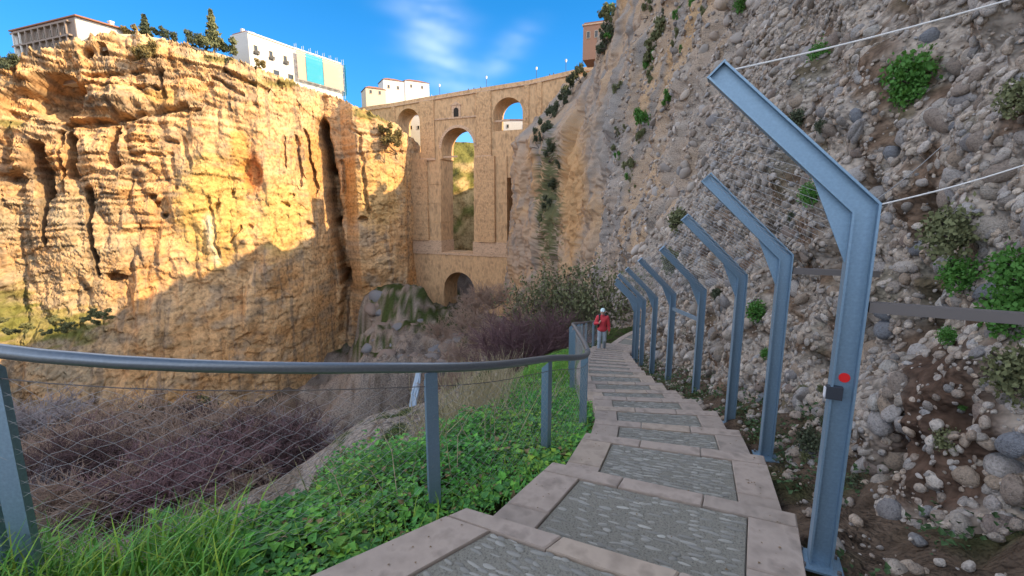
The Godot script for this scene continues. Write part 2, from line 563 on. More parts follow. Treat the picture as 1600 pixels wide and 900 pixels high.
func wall_colour(f: float, y: float, s2: Vector2) -> Color:
	var a := nA.get_noise_2d(f * 0.5, y * 0.5)
	var b := nB.get_noise_2d(f * 1.7 + 30, y * 1.7)
	var c := Vector3(.41, .345, .285).lerp(Vector3(.55, .465, .385), clampf(0.5 + a, 0, 1))
	c = c.lerp(Vector3(.21, .145, .10), sm(-0.02, 0.3, b + 0.5 * nA.get_noise_2d(f * 0.7 + 50, y * 0.7)) * (1.0 - sm(12, 40, f)))
	c = c.lerp(Vector3(.10, .105, .06), sm(0.2, 0.45, nB.get_noise_2d(f * 1.1 + 90, y * 0.8)) * 0.45 * (1.0 - sm(14, 40, f)))
	# earth pocket low on the near wall
	var e := 1.0 - Vector2((s2.x - 1480) / 130.0, (s2.y - 690) / 170.0).length()
	if f < 9: c = c.lerp(Vector3(.13, .085, .062), sm(-0.1, 0.35, e + 0.35 * b))
	# tan sandstone takes over from the conglomerate, with ochre patches
	var far := sm(-0.15, 0.15, (f - 42.0) / 40.0 + 0.8 * nB.get_noise_2d(f * 0.12, y * 0.12))
	var tan_ := Vector3(.54, .42, .32).lerp(Vector3(.66, .44, .25), clampf(0.45 + 1.3 * nA.get_noise_2d(f * 0.05 + 9, y * 0.03), 0, 1))
	tan_ = tan_.lerp(Vector3(.40, .355, .31), sm(0.0, 0.3, nB.get_noise_2d(f * 0.3, y * 0.035 + 4)))
	c = c.lerp(tan_, far)
	if f > 45:
		var oc := 1.0 - Vector2((s2.x - 893) / 30.0, (s2.y - 300) / 150.0).length()
		c = c.lerp(Vector3(.70, .43, .21), sm(0, 0.6, oc + 0.3 * b))
		var gr := 1.0 - Vector2((s2.x - 955) / 45.0, (s2.y - 230) / 110.0).length()
		c = c.lerp(Vector3(.44, .40, .36), sm(0, 0.6, gr + 0.3 * b) * 0.8)
		# dark growth in the cleft, with the shade of the recess put into the colour
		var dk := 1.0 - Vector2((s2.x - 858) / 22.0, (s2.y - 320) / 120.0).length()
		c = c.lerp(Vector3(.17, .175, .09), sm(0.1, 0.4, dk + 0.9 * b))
	return Color(c.x, c.y, c.z)

var stone_meshes := []

func make_stones() -> void:
	for k in 7:
		var st := SurfaceTool.new()
		st.begin(Mesh.PRIMITIVE_TRIANGLES)
		var tris := []
		var o := [Vector3.UP, Vector3.DOWN, Vector3.LEFT, Vector3.RIGHT, Vector3.FORWARD, Vector3.BACK]
		for sx in [-1, 1]:
			for sy in [-1, 1]:
				for sz in [-1, 1]:
					tris.append([Vector3(sx, 0, 0), Vector3(0, sy, 0), Vector3(0, 0, sz)] if sx * sy * sz > 0 else [Vector3(sx, 0, 0), Vector3(0, 0, sz), Vector3(0, sy, 0)])
		for lev in 2:
			var nt := []
			for t in tris:
				var a: Vector3 = ((t[0] + t[1]) * 0.5).normalized()
				var b: Vector3 = ((t[1] + t[2]) * 0.5).normalized()
				var c: Vector3 = ((t[2] + t[0]) * 0.5).normalized()
				nt.append_array([[t[0], a, c], [a, t[1], b], [c, b, t[2]], [a, b, c]])
			tris = nt
		var planes := []
		for i in 7:
			planes.append([Vector3(rr(-1, 1), rr(-1, 1), rr(-1, 1)).normalized(), rr(0.62, 0.9)])
		var sc := Vector3(rr(0.85, 1.25), rr(0.7, 0.95), rr(0.85, 1.1))
		for t in tris:
			var q := []
			for p in t:
				var r: float = 1.0 + 0.16 * nA.get_noise_3d(p.x * 1.3 + k * 9, p.y * 1.3, p.z * 1.3)
				var w: Vector3 = p * r
				for pl in planes:
					var over: float = w.dot(pl[0]) - pl[1]
					if over > 0: w -= pl[0] * over * 0.75
				q.append(w * sc)
			for i in [0, 2, 1]:
				st.set_smooth_group(0)
				st.add_vertex(q[i])
		st.generate_normals()
		stone_meshes.append(st.commit())

func stone_tone() -> Color:
	var q: Vector3 = [Vector3(.43, .385, .35), Vector3(.34, .305, .28), Vector3(.48, .405, .33), Vector3(.37, .295, .24), Vector3(.53, .475, .42), Vector3(.31, .305, .305), Vector3(.45, .345, .26)][rng.randi() % 7]
	q = q.lerp(Vector3(.46, .385, .315), rr(0.1, 0.6)) * rr(0.75, 1.35)
	return Color(q.x, q.y, q.z)

func right_wall() -> void:
	wall_setup()
	var cols := PackedFloat32Array()
	var s := 0.0
	var total := wall_len[-1]
	while s < total:
		cols.append(s)
		var w := wall_at(s)
		var p: Vector2 = w[0]
		var away := p.length()
		var behind: float = maxf(0.0, -p.y)
		s += maxf(0.045, 0.0085 * away) + behind * 0.12
	cols.append(total)
	var nv := 300
	var nu := cols.size()
	var pts := PackedVector3Array()
	var col := PackedColorArray()
	for i in nu:
		var w := wall_at(cols[i])
		var f: float = w[2]
		var b := wall_bottom(f) - 0.4
		var t := wall_top(f)
		var pw := lerpf(3.2, 1.0, sm(3, 60, f))
		for j in nv:
			var q := float(j) / (nv - 12)
			var p: Vector3
			if q <= 1.0:
				p = wall_point(cols[i], b + (t - b) * pow(q, pw))
			else:     # the plateau behind the edge
				p = wall_point(cols[i], t)
				var back := pow((q - 1.0) * (nv - 12), 1.8) * 0.7
				p += Vector3(0.93 * back, 0.06 * back * sm(0, 20, back) + 0.5 * nB.get_noise_2d(p.x * 0.3 + back, f * 0.3), -0.1 * back)
			pts.append(p)
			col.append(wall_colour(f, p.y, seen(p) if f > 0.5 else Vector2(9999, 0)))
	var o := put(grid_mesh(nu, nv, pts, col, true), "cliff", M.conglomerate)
	tag(o, "tall conglomerate cliff wall of cobbles and earth beside the stepped path", "", "", "structure")
	cliff_right = o
	# stones set in the wall
	make_stones()
	var s_near := wall_len[wall_index(1.0)]
	var s_mid := wall_len[wall_index(14.0)]
	var s_far := wall_len[wall_index(75.0)]
	var list := []
	for k in 66000:
		var near := k < 42000
		var ss := lerpf(s_near, s_mid, pow(rng.randf(), 1.35)) if near else lerpf(s_mid, s_far, pow(rng.randf(), 1.5))
		var f: float = wall_at(ss)[2]
		var yb := wall_bottom(f) - 0.25
		var yt := EYE + f * 0.47 + 0.4
		var y := lerpf(yb, yt, pow(rng.randf(), 1.15))
		var p := wall_point(ss, y)
		var px := seen(p)
		if px.x > 1660 or px.y < -60 or px.y > 960: continue
		var pu := wall_point(ss + 0.06, y) - p
		var pv := wall_point(ss, y + 0.06) - p
		var nrm := pv.cross(pu).normalized()
		if nrm.x > 0: nrm = -nrm
		var r := 0.009 + 0.036 * pow(rng.randf(), 2.2)
		if rng.randf() < 0.045: r = rr(0.04, 0.10)
		var away := p.distance_to(Vector3(0, EYE, 0))
		r *= 1.0 + sm(5, 14, away) * 0.6 + sm(12, 45, away) * 4.0
		var earth := 1.0 - Vector2((px.x - 1480) / 130.0, (px.y - 690) / 170.0).length()
		if f < 9 and earth > 0.15 and rng.randf() < 0.45: continue
		if near and sm(-0.02, 0.3, nB.get_noise_2d(f * 1.7 + 30, y * 1.7) + 0.5 * nA.get_noise_2d(f * 0.7 + 50, y * 0.7)) > rng.randf() * 1.2 + 0.3: continue
		var bs := Basis.from_euler(Vector3(rr(-0.5, 0.5), rr(0, TAU), rr(-0.5, 0.5)))
		var up := nrm
		var x := up.cross(Vector3.UP if absf(up.y) < 0.95 else Vector3.RIGHT).normalized()
		var face := Basis(x, up, x.cross(up))
		face = face * bs
		var xf := Transform3D(face.scaled_local(Vector3(r * rr(0.85, 1.5), r * rr(0.7, 1.0), r)), p + nrm * r * rr(-0.42, 0.15))
		list.append([r / away, xf, rng.randi() % stone_meshes.size()])
	list.sort_custom(func(a, b): return a[0] > b[0])
	for k in mini(300, list.size()):
		var st := put(stone_meshes[list[k][2]], "stone", M["stone_%d" % (rng.randi() % 9)], o)
		st.transform = list[k][1]
	for v in stone_meshes.size():
		var xs := []
		var cs := []
		for k in range(300, list.size()):
			if list[k][2] == v:
				xs.append(list[k][1])
				cs.append(stone_tone())
		tag(multi(stone_meshes[v], xs, cs, "embedded_stones", M.stone, o), "", "", "", "stuff")

var cliff_right: MeshInstance3D

func wall_index(f: float) -> int:
	for i in wall_pts.size():
		if wall_pts[i].y >= f: return i
	return wall_pts.size() - 1

# ---------------------------------------------------------------- the sunlit cliff across the gorge
const CLIFF_Z := [[-420, 92], [-200, 116], [0, 130], [150, 138], [300, 150], [400, 160], [470, 176], [505, 190], [530, 190], [550, 183], [600, 189], [628, 197], [640, 206], [665, 222]]
const CLIFF_TOP := [[-420, 150], [-60, 128], [0, 112], [25, 96], [60, 84], [110, 70], [150, 56], [200, 53], [240, 58], [300, 72], [360, 92], [420, 115], [480, 138], [530, 156], [570, 172], [600, 186], [625, 200], [640, 215], [665, 235]]
const FISSURES := [[505, 196, 514, 260, 8, 14], [514, 260, 525, 345, 9, 14], [525, 345, 541, 440, 7, 11], [541, 430, 536, 520, 6, 7], [476, 205, 492, 300, 4, 4], [462, 215, 470, 290, 3, 2.5], [54, 235, 68, 300, 12, 9], [66, 295, 71, 375, 8, 7], [108, 215, 114, 272, 8, 7], [180, 200, 182, 258, 7, 7], [136, 300, 147, 425, 7, 5], [90, 205, 100, 300, 4, 4], [100, 196, 200, 184, 6, 5], [200, 184, 290, 166, 5, 4], [110, 130, 245, 136, 3, 2.6], [130, 118, 250, 112, 3, 2.2], [245, 112, 256, 152, 3, 2.5], [200, 222, 275, 222, 2.5, 1.6], [205, 244, 270, 240, 2.5, 1.4], [330, 120, 380, 150, 3, 2], [350, 112, 420, 142, 3, 2.5], [440, 215, 446, 260, 2.5, 2], [563, 210, 575, 330, 2.5, 1.8], [545, 240, 630, 238, 2.5, 1.2], [548, 205, 625, 222, 2.5, 1.4], [325, 310, 340, 400, 3, 1.6], [360, 380, 378, 355, 2.5, 1.6], [536, 252, 540, 300, 3, 2], [285, 215, 300, 260, 4, 1.6]]
const HOLLOWS := [[85, 150, 46, 40, 13], [30, 165, 30, 30, 7], [135, 84, 9, 9, 5], [160, 78, 8, 9, 5], [168, 436, 28, 7, 5], [235, 307, 9, 5, 3], [241, 319, 6, 4, 2.2], [252, 336, 9, 3.5, 2.4], [210, 355, 8, 6, 2.2], [275, 295, 5, 4, 1.6], [363, 302, 5, 4, 2], [339, 322, 7, 5, 2], [392, 272, 19, 26, 2.6], [392, 355, 4, 5, 1.5], [446, 318, 8, 5, 2.5], [455, 305, 6, 5, 2], [485, 352, 10, 8, 3], [568, 345, 9, 5, 3], [300, 172, 14, 6, 2.4], [325, 135, 10, 6, 2.5], [20, 290, 20, 25, 4]]
const BULGES := [[190, 150, 70, 34, 5], [45, 155, 14, 14, 4], [215, 240, 60, 45, 3], [110, 370, 80, 70, 3], [330, 220, 60, 60, 2], [30, 250, 26, 40, 4], [95, 245, 14, 40, 3], [150, 240, 24, 40, 3], [395, 470, 22, 60, 5], [430, 420, 30, 40, 4], [585, 260, 42, 80, 4], [470, 480, 40, 60, 3]]

const SCARS := [[392, 272, 20, 34, .62, .20, .05], [375, 235, 16, 40, .66, .36, .11], [330, 330, 60, 90, .68, .45, .15], [440, 340, 40, 60, .68, .47, .18], [490, 260, 14, 60, .60, .34, .13], [548, 300, 12, 60, .62, .33, .12], [590, 300, 40, 60, .64, .40, .17], [250, 150, 30, 14, .60, .36, .13]]
const GRASSY := [[60, 500, 90, 30], [20, 480, 40, 40], [120, 512, 50, 18], [270, 645, 85, 20], [10, 195, 30, 10], [225, 85, 20, 8], [350, 92, 60, 7], [455, 130, 70, 8], [590, 180, 40, 10]]

func seg_gap(p: Vector2, s: Array) -> float:
	var a := Vector2(s[0], s[1])
	var b := Vector2(s[2], s[3])
	var t: float = clampf((p - a).dot(b - a) / (b - a).length_squared(), 0, 1)
	var d: float = p.distance_to(a.lerp(b, t)) / s[4]
	return s[5] * exp(-d * d * d * d) if d < 2.0 else 0.0

func left_cliff() -> void:
	var nu := 620
	var nv := 350
	var cap := 22
	var pts := PackedVector3Array()
	var col := PackedColorArray()
	for i in nu:
		var px := lerpf(-420, 665, float(i) / (nu - 1)) if i < 0 else lerpf(-40, 665, float(i - 39) / (nu - 40))
		if i < 40: px = lerpf(-420, -40, i / 39.0)
		var z0 := lut(CLIFF_Z, px)
		var ty := lut(CLIFF_TOP, px)
		var top := at(px, ty, z0)
		var k := top.x / z0
		var jag := 1.2 * nB.get_noise_1d(px * 0.06) + 0.8 * nC.get_noise_1d(px * 0.21)
		var y1 := top.y + jag
		var y0 := -72.0
		var fis := FISSURES.filter(func(f): return px > minf(f[0], f[2]) - 40 and px < maxf(f[0], f[2]) + 40)
		var hol := HOLLOWS.filter(func(f): return absf(px - f[0]) < f[2] + 30)
		var bul := BULGES.filter(func(f): return absf(px - f[0]) < f[2] + 30)
		var sca := SCARS.filter(func(f): return absf(px - f[0]) < f[2] * 1.4 + 30)
		var gra := GRASSY.filter(func(f): return absf(px - f[0]) < f[2] * 1.5 + 30)
		for j in nv:
			var q := minf(float(j) / (nv - cap - 1), 1.0)
			var y := lerpf(y0, y1, q)
			var p := Vector3(k * z0, y, -z0)
			var s := seen(p)
			var w := Vector2(s.x + 5.0 * nA.get_noise_2d(s.x * 0.03, s.y * 0.03), s.y + 5.0 * nA.get_noise_2d(s.x * 0.03 + 40, s.y * 0.03))
			var xx := p.x * 0.75 + z0 * 0.66     # runs along the face
			var d := 0.0
			d += 3.2 * nA.get_noise_2d(xx * 0.035, y * 0.025)
			var bil := absf(nA.get_noise_2d(xx * 0.075 + 11, y * 0.022))
			d += (1.0 - 0.55 * sm(230, 300, s.x)) * (2.6 * minf(bil * 3.0, 1.0) - 1.3)
			# bedding: ledges and dark seams that follow the strata
			var up_part := sm(-22, 14, y) * (0.55 + 0.45 * sm(420, 260, s.x))
			var bed := y * 0.30 + 0.9 * nA.get_noise_2d(xx * 0.03 + 60, y * 0.05)
			var calm := sm(210, 290, s.x) * sm(150, 200, s.y)
			d += (1.0 - 0.7 * calm) * 1.0 * up_part * (absf(nC.get_noise_2d(bed * 1.0, 3.3)) * 2.0 - 0.6)
			var seam := nC.get_noise_2d(bed * 1.6, xx * 0.012)
			d -= (0.9 - 0.6 * calm) * up_part * exp(-seam * seam * 420.0)
			d += (0.28 + 0.5 * sm(300, 200, s.x)) * nB.get_noise_2d(xx * 0.13, y * 0.18) + 0.16 * nB.get_noise_2d(xx * 0.6, y * 0.6)
			# blocks between joints, with crisp edges, and thin ledges that step out downwards
			var wx := xx + 2.0 * nA.get_noise_2d(xx * 0.05, y * 0.08)
			d += (0.45 + 0.55 * up_part) * (1.0 - 0.45 * calm) * 0.85 * nD.get_noise_2d(wx * 0.11, bed * 0.9)
			d += 0.35 * nD.get_noise_2d(wx * 0.3 + 40, y * 0.42)
			var ledge := bed * 2.1
			d += 0.55 * up_part * (1.0 - 0.5 * calm) * (0.5 - (ledge - floorf(ledge))) * (0.5 + 0.9 * nA.get_noise_2d(xx * 0.04, bed * 0.5))
			# pebbly lower ground on the left
			var peb := sm(230, 150, s.x) * sm(270, 320, s.y)
			d += peb * 0.5 * nB.get_noise_2d(xx * 1.2, y * 1.2)
			for f in fis:
				if s.x > minf(f[0], f[2]) - 30 and s.x < maxf(f[0], f[2]) + 30 and s.y > minf(f[1], f[3]) - 30 and s.y < maxf(f[1], f[3]) + 30:
					d -= seg_gap(w, f)
			for h in hol:
				var e := Vector2((w.x - h[0]) / h[2], (w.y - h[1]) / h[3]).length_squared()
				if e < 1.0: d -= h[4] * (1.0 - e * e)
			for h in bul:
				var e := Vector2((s.x - h[0]) / h[2], (s.y - h[1]) / h[3]).length_squared()
				if e < 1.0: d += h[4] * (1.0 - e) * (1.0 - e)
			# the foot of the cliff comes forward as a slope
			var foot := maxf(0.0, -24.0 - y)
			d += foot * lut([[-100, 0.75], [120, 0.6], [250, 0.3], [420, 0.2], [520, 0.05], [660, 0.05]], s.x)
			var zz := z0 - d
			var beyond := 0.0
			if j > nv - cap - 1:     # rounded lip and plateau
				var c := float(j - (nv - cap - 1))
				beyond = pow(c, 1.9) * 0.42
				y += 0.9 * (1.0 - exp(-beyond)) + 0.03 * beyond + 0.3 * nB.get_noise_2d(xx * 0.3, beyond)
			zz += beyond
			p = Vector3(k * z0 + (k * 0.5) * (zz - z0) - beyond * 0.3, y, -zz)
			if beyond == 0.0: p.x = k * z0 + (k * 0.5) * (zz - z0)
			pts.append(p)
			# colour of the rock itself
			var n1 := nA.get_noise_2d(xx * 0.05 + 5, y * 0.06)
			var n2 := nB.get_noise_2d(xx * 0.13, y * 0.35)
			var cc := Vector3(.67, .375, .165).lerp(Vector3(.75, .495, .27), clampf(0.5 + 1.1 * n1, 0, 1))
			cc = cc.lerp(Vector3(.47, .32, .17), sm(0.05, 0.45, n2) * 0.6)
			var band := nC.get_noise_2d(bed * 1.1, 7.0)
			cc = cc.lerp(Vector3(.44, .33, .21), sm(0.1, 0.5, band) * 0.6 * up_part)
			# weathered grey crust on the upper strata and on the block beside the bridge
			var crust := sm(0.0, 0.5, nB.get_noise_2d(xx * 0.09 + 80, y * 0.12))
			cc = cc.lerp(Vector3(.40, .31, .22), crust * 0.7)
			cc = cc.lerp(Vector3(.40, .33, .23), peb * (0.6 + 0.5 * n2))
			# dark water stains that run down the face in streaks
			var stain := nB.get_noise_2d(xx * 0.32, y * 0.02) + 0.3 * n2
			cc = cc.lerp(Vector3(.26, .20, .15), sm(0.2, 0.42, stain) * 0.6)
			# ochre fall scars
			for o in sca:
				var e := Vector2((w.x - o[0]) / o[2], (w.y - o[1]) / o[3]).length()
				if e < 1.3: cc = cc.lerp(Vector3(o[4], o[5], o[6]), sm(1.25, 0.6, e + 0.35 * n2) * 0.85)
			# pale chalky streak
			var ch := exp(-pow((w.x - 318 - (w.y - 300) * 0.17) / 7.0, 2)) * sm(325, 345, w.y) * sm(425, 405, w.y)
			cc = cc.lerp(Vector3(.80, .70, .50), ch * 0.8)
			# grass on the talus and in patches
			for o in gra:
				var e := Vector2((s.x - o[0]) / o[2], (s.y - o[1]) / o[3]).length()
				if e < 1.4: cc = cc.lerp(Vector3(.16, .17, .045), sm(1.2, 0.5, e + 0.9 * n2 + 0.3 * n1) * 0.75)
			if beyond > 1.5: cc = Vector3(.22, .20, .10)      # dry grass of the plateau
			col.append(Color(cc.x, cc.y, cc.z))
	var o := put(grid_mesh(nu, nv, pts, col, true), "cliff", M.cliff_rock)
	tag(o, "sunlit ochre sandstone cliff with bedding and fissures across the gorge", "", "", "structure")

# ---------------------------------------------------------------- gorge terrain
var gorge_pts := []
var bank_line := []

func gorge_setup() -> void:
	# [px, py, fwd]: points of the ground that the photograph shows
	for q in [[585, 462, 178], [605, 448, 180], [640, 452, 178], [690, 485, 182], [740, 500, 185], [595, 520, 152], [640, 525, 150], [700, 520, 158], [600, 562, 131], [655, 568, 130], [720, 560, 128], [760, 520, 150], [800, 520, 140], [560, 735, 100], [620, 712, 108], [650, 690, 116], [500, 750, 92], [640, 745, 92], [690, 700, 105], [60, 690, 78], [180, 670, 82], [300, 655, 88], [420, 665, 90], [480, 690, 92], [60, 800, 48], [200, 790, 48], [330, 770, 50], [450, 770, 55], [-200, 690, 70], [-400, 660, 80], [-200, 800, 45]]:
		gorge_pts.append(at(q[0], q[1], q[2]))
	# [x, fwd, up]: ground hidden behind the bank or beyond the frame
	for q in [[-6, 10, -11], [-12, 16, -17], [-4, 22, -19], [-20, 20, -22], [-20, 5, -14], [-30, -5, -14], [3, 34, -11], [-3, 30, -14], [5, 48, -18], [-6, 50, -30], [8, 70, -28], [-10, 75, -48], [0, 100, -47], [10, 125, -42], [-5, 120, -50], [0, 150, -41], [0, 170, -42], [-60, 30, -26], [-100, 60, -34], [-140, 118, -62], [-118, 108, -60], [-90, 108, -60], [-65, 118, -62], [-90, 140, -66], [-55, 140, -64], [-62, 165, -64], [-66, 182, -60], [-75, 165, -66], [-30, 200, -45], [-10, 215, -46], [-10, 260, -42], [-40, 250, -30], [20, 260, -20], [-90, 0, -20], [-150, 60, -40]]:
		gorge_pts.append(v3(q[0], q[1], q[2]))

func gorge_y(x: float, z: float) -> float:
	var a := 0.0
	var b := 0.0
	for p in gorge_pts:
		var dx: float = p.x - x
		var dz: float = p.z - z
		var d := dx * dx + dz * dz + 4.0
		var w := 1.0 / (d * d)
		a += w * p.y
		b += w
	return a / b

func bank_y(x: float, z: float) -> Array:      # height of the bank beside the path, and distance from the path edge
	var p := Vector2(x, -z)
	var best := 1e9
	var y := 0.0
	var side := 1.0
	var along := 0.0
	for i in bank_line.size() - 1:
		var a: Vector2 = bank_line[i][0]
		var b: Vector2 = bank_line[i + 1][0]
		var t := clampf((p - a).dot(b - a) / (b - a).length_squared(), 0, 1)
		var q := a.lerp(b, t)
		var d := p.distance_to(q)
		if d < best:
			best = d
			y = lerpf(bank_line[i][1], bank_line[i + 1][1], t)
			side = signf((b - a).cross(p - a))
			along = i + t
	var d2 := best * side
	# the bank is narrower and steeper where the path comes in
	if d2 > 0: d2 *= lerpf(1.9, 1.0, clampf((along - 0.9) / 1.5, 0, 1))
	var fall := lut([[-50, 0.3], [0, 0.2], [0.35, 0.22], [0.6, 0.2], [1.3, 0.42], [2.0, 1.0], [3.0, 2.2], [6.0, 5.6], [14, 14.0], [60, 60]], d2)
	# beyond the turn of the path the slope is gentler
	return [y - fall, best * side]

func ground_y(x: float, z: float) -> float:
	var b := bank_y(x, z)
	return maxf(b[0], gorge_y(x, z)) if b[1] > 0.0 else b[0]

func gorge() -> void:
	gorge_setup()
	for i in Lk.size():
		bank_line.append([Lk[i], Yk[i]])
	bank_line.append([Vector2(10, 27), -4.8])
	bank_line.append([Vector2(11, 60), -14.0])
	var nu := 320
	var nv := 240
	var pts := PackedVector3Array()
	var col := PackedColorArray()
	for i in nu:
		var az := lerpf(-1.75, 0.42, float(i) / (nu - 1))
		for j in nv:
			var r := 6.0 * pow(300.0 / 6.0, float(j) / (nv - 1))
			var x := r * sin(az)
			var z := -r * cos(az)
			var y := ground_y(x, z) - 0.35
			y += (0.5 * nA.get_noise_2d(x * 0.12, z * 0.12) + 1.3 * nB.get_noise_2d(x * 0.06, z * 0.06)) * sm(12, 40, r)
			var rk := sm(80, 100, r)
			y += rk * (2.6 * absf(nC.get_noise_2d(x * 0.09, z * 0.05)) + 1.2 * nB.get_noise_2d(x * 0.25, z * 0.2))
			var s := seen(Vector3(x, y, z))
			# boulder apron below the bridge
			var ap := sm(520, 570, s.x) * sm(790, 740, s.x) * sm(435, 460, s.y) * sm(620, 570, s.y)
			y += ap * (3.4 * absf(nB.get_noise_2d(x * 0.13, z * 0.10)) + 1.6 * absf(nC.get_noise_2d(x * 0.35, z * 0.3)))
			pts.append(Vector3(x, y, z))
			var n1 := nB.get_noise_3d(x * 0.15 + 9, y * 0.15, z * 0.15)
			var n2 := nB.get_noise_3d(x * 0.4, y * 0.4, z * 0.4)
			# patches of earth, bare rock and grass
			var c := Vector3(.20, .15, .115).lerp(Vector3(.27, .22, .175), clampf(0.5 + n1, 0, 1))
			var rocky := -0.25
			if s.x > 470 and s.x < 790 and s.y > 435: rocky = 0.3
			c = c.lerp(Vector3(.40, .335, .28), sm(-0.06, 0.1, n2 + rocky))
			var green := -0.55
			for o in [[640, 470, 60, 22], [690, 490, 40, 30], [600, 465, 60, 16], [740, 530, 26, 26], [570, 545, 40, 14], [630, 505, 40, 16]]:
				if Vector2((s.x - o[0]) / o[2], (s.y - o[1]) / o[3]).length() < 1.2: green = 0.05
			if x > -14.0 and -z < 46.0: green = -0.05
			c = c.lerp(Vector3(.085, .11, .04), sm(-0.05, 0.12, n2 * 0.6 + n1 * 0.6 + green))
			col.append(Color(c.x, c.y, c.z))
	tag(put(grid_mesh(nu, nv, pts, col), "terrain", M.rubble), "brown stony ground falling away into the gorge", "", "", "structure")
	# river pool and fall
	var pm := MB.new()
	var pool := PackedVector2Array()
	var pc := at(575, 720, 100)
	for k in 20:
		var a := TAU * k / 20
		pool.append(Vector2(pc.x + cos(a) * 17 * (1 + 0.2 * sin(3 * a)), pc.z + sin(a) * 9))
	pm.prism(pool, pc.y - 1.0, pc.y + 0.6)
	tag(put(pm.mesh(), "water", M.pool), "dark river pool at the bottom of the gorge", "", "", "structure")
	var wf := base("waterfall", at(646, 640, 118))
	tag(wf, "narrow pale waterfall dropping over dark rock below the bridge", "waterfall")
	for t in 9:
		var m := MB.new()
		var p := PackedVector3Array()
		var r := PackedFloat32Array()
		var ox := -1.6 + t * 0.4
		for k in 12:
			var f := k / 11.0
			var top := at(657 + ox * 1.6, 568, 124)
			var bot := at(637 + ox * 3.4, 694, 113)
			var q := top.lerp(bot, f)
			q.y += 2.5 * sin(f * PI) * 0.6
			q += Vector3(0.45 * nA.get_noise_2d(f * 6, t * 3.0), 0, 0.45 * nA.get_noise_2d(f * 6, t * 3.0 + 50))
			p.append(q - wf.position)
			r.append(0.30 + 0.20 * f + 0.16 * nA.get_noise_2d(f * 9, t * 7.0))
		m.tube(p, r, 6, true)
		put(m.mesh(), "water_strand", M.water, wf)
	# boulders on the apron
	var proto := []
	for k in 120:
		var px := rr(548, 760)
		var py := rr(470, 560)
		var z := lut([[470, 172], [560, 130]], py) + rr(-6, 6)
		var p := at(px, py, z)
		p.y = ground_y(p.x, p.z) - 0.2
		var b := put(stone_meshes[rng.randi() % stone_meshes.size()], "boulder", M["stone_%d" % [1, 3, 5, 8][rng.randi() % 4]])
		var s := 0.6 + 2.6 * pow(rng.randf(), 2.0)
		b.transform = Transform3D(Basis.from_euler(Vector3(rr(-0.3, 0.3), rr(0, TAU), rr(-0.3, 0.3))).scaled_local(Vector3(s * rr(0.9, 1.5), s * rr(0.8, 1.2), s)), p)
		tag(b, "grey boulder lying on the rubble slope below the stone bridge", "boulder", "boulders below the bridge")

func leaf_mesh() -> ArrayMesh:
	var m := MB.new()
	var a := Vector3(0, 0, 0); var t := Vector3(0, -0.12, 1.0)
	var l := Vector3(-0.42, 0.14, 0.4); var r := Vector3(0.42, 0.14, 0.4)
	var c := Vector3(0, 0.0, 0.45)
	m.tri(a, c, l); m.tri(a, r, c); m.tri(l, c, t); m.tri(c, r, t)
	return m.mesh()

func blade_mesh() -> ArrayMesh:
	var m := MB.new()
	var w := 0.016
	var prev := [Vector3(-w, 0, 0), Vector3(w, 0, 0)]
	for k in range(1, 4):
		var f := k / 3.0
		var q := Vector3(0, f - 0.25 * f * f * f, 0.42 * f * f)
		var ww := w * (1.0 - f * 0.95)
		var nx := [q + Vector3(-ww, 0, 0), q + Vector3(ww, 0, 0)]
		m.quad(prev[0], prev[1], nx[1], nx[0])
		prev = nx
	return m.mesh()

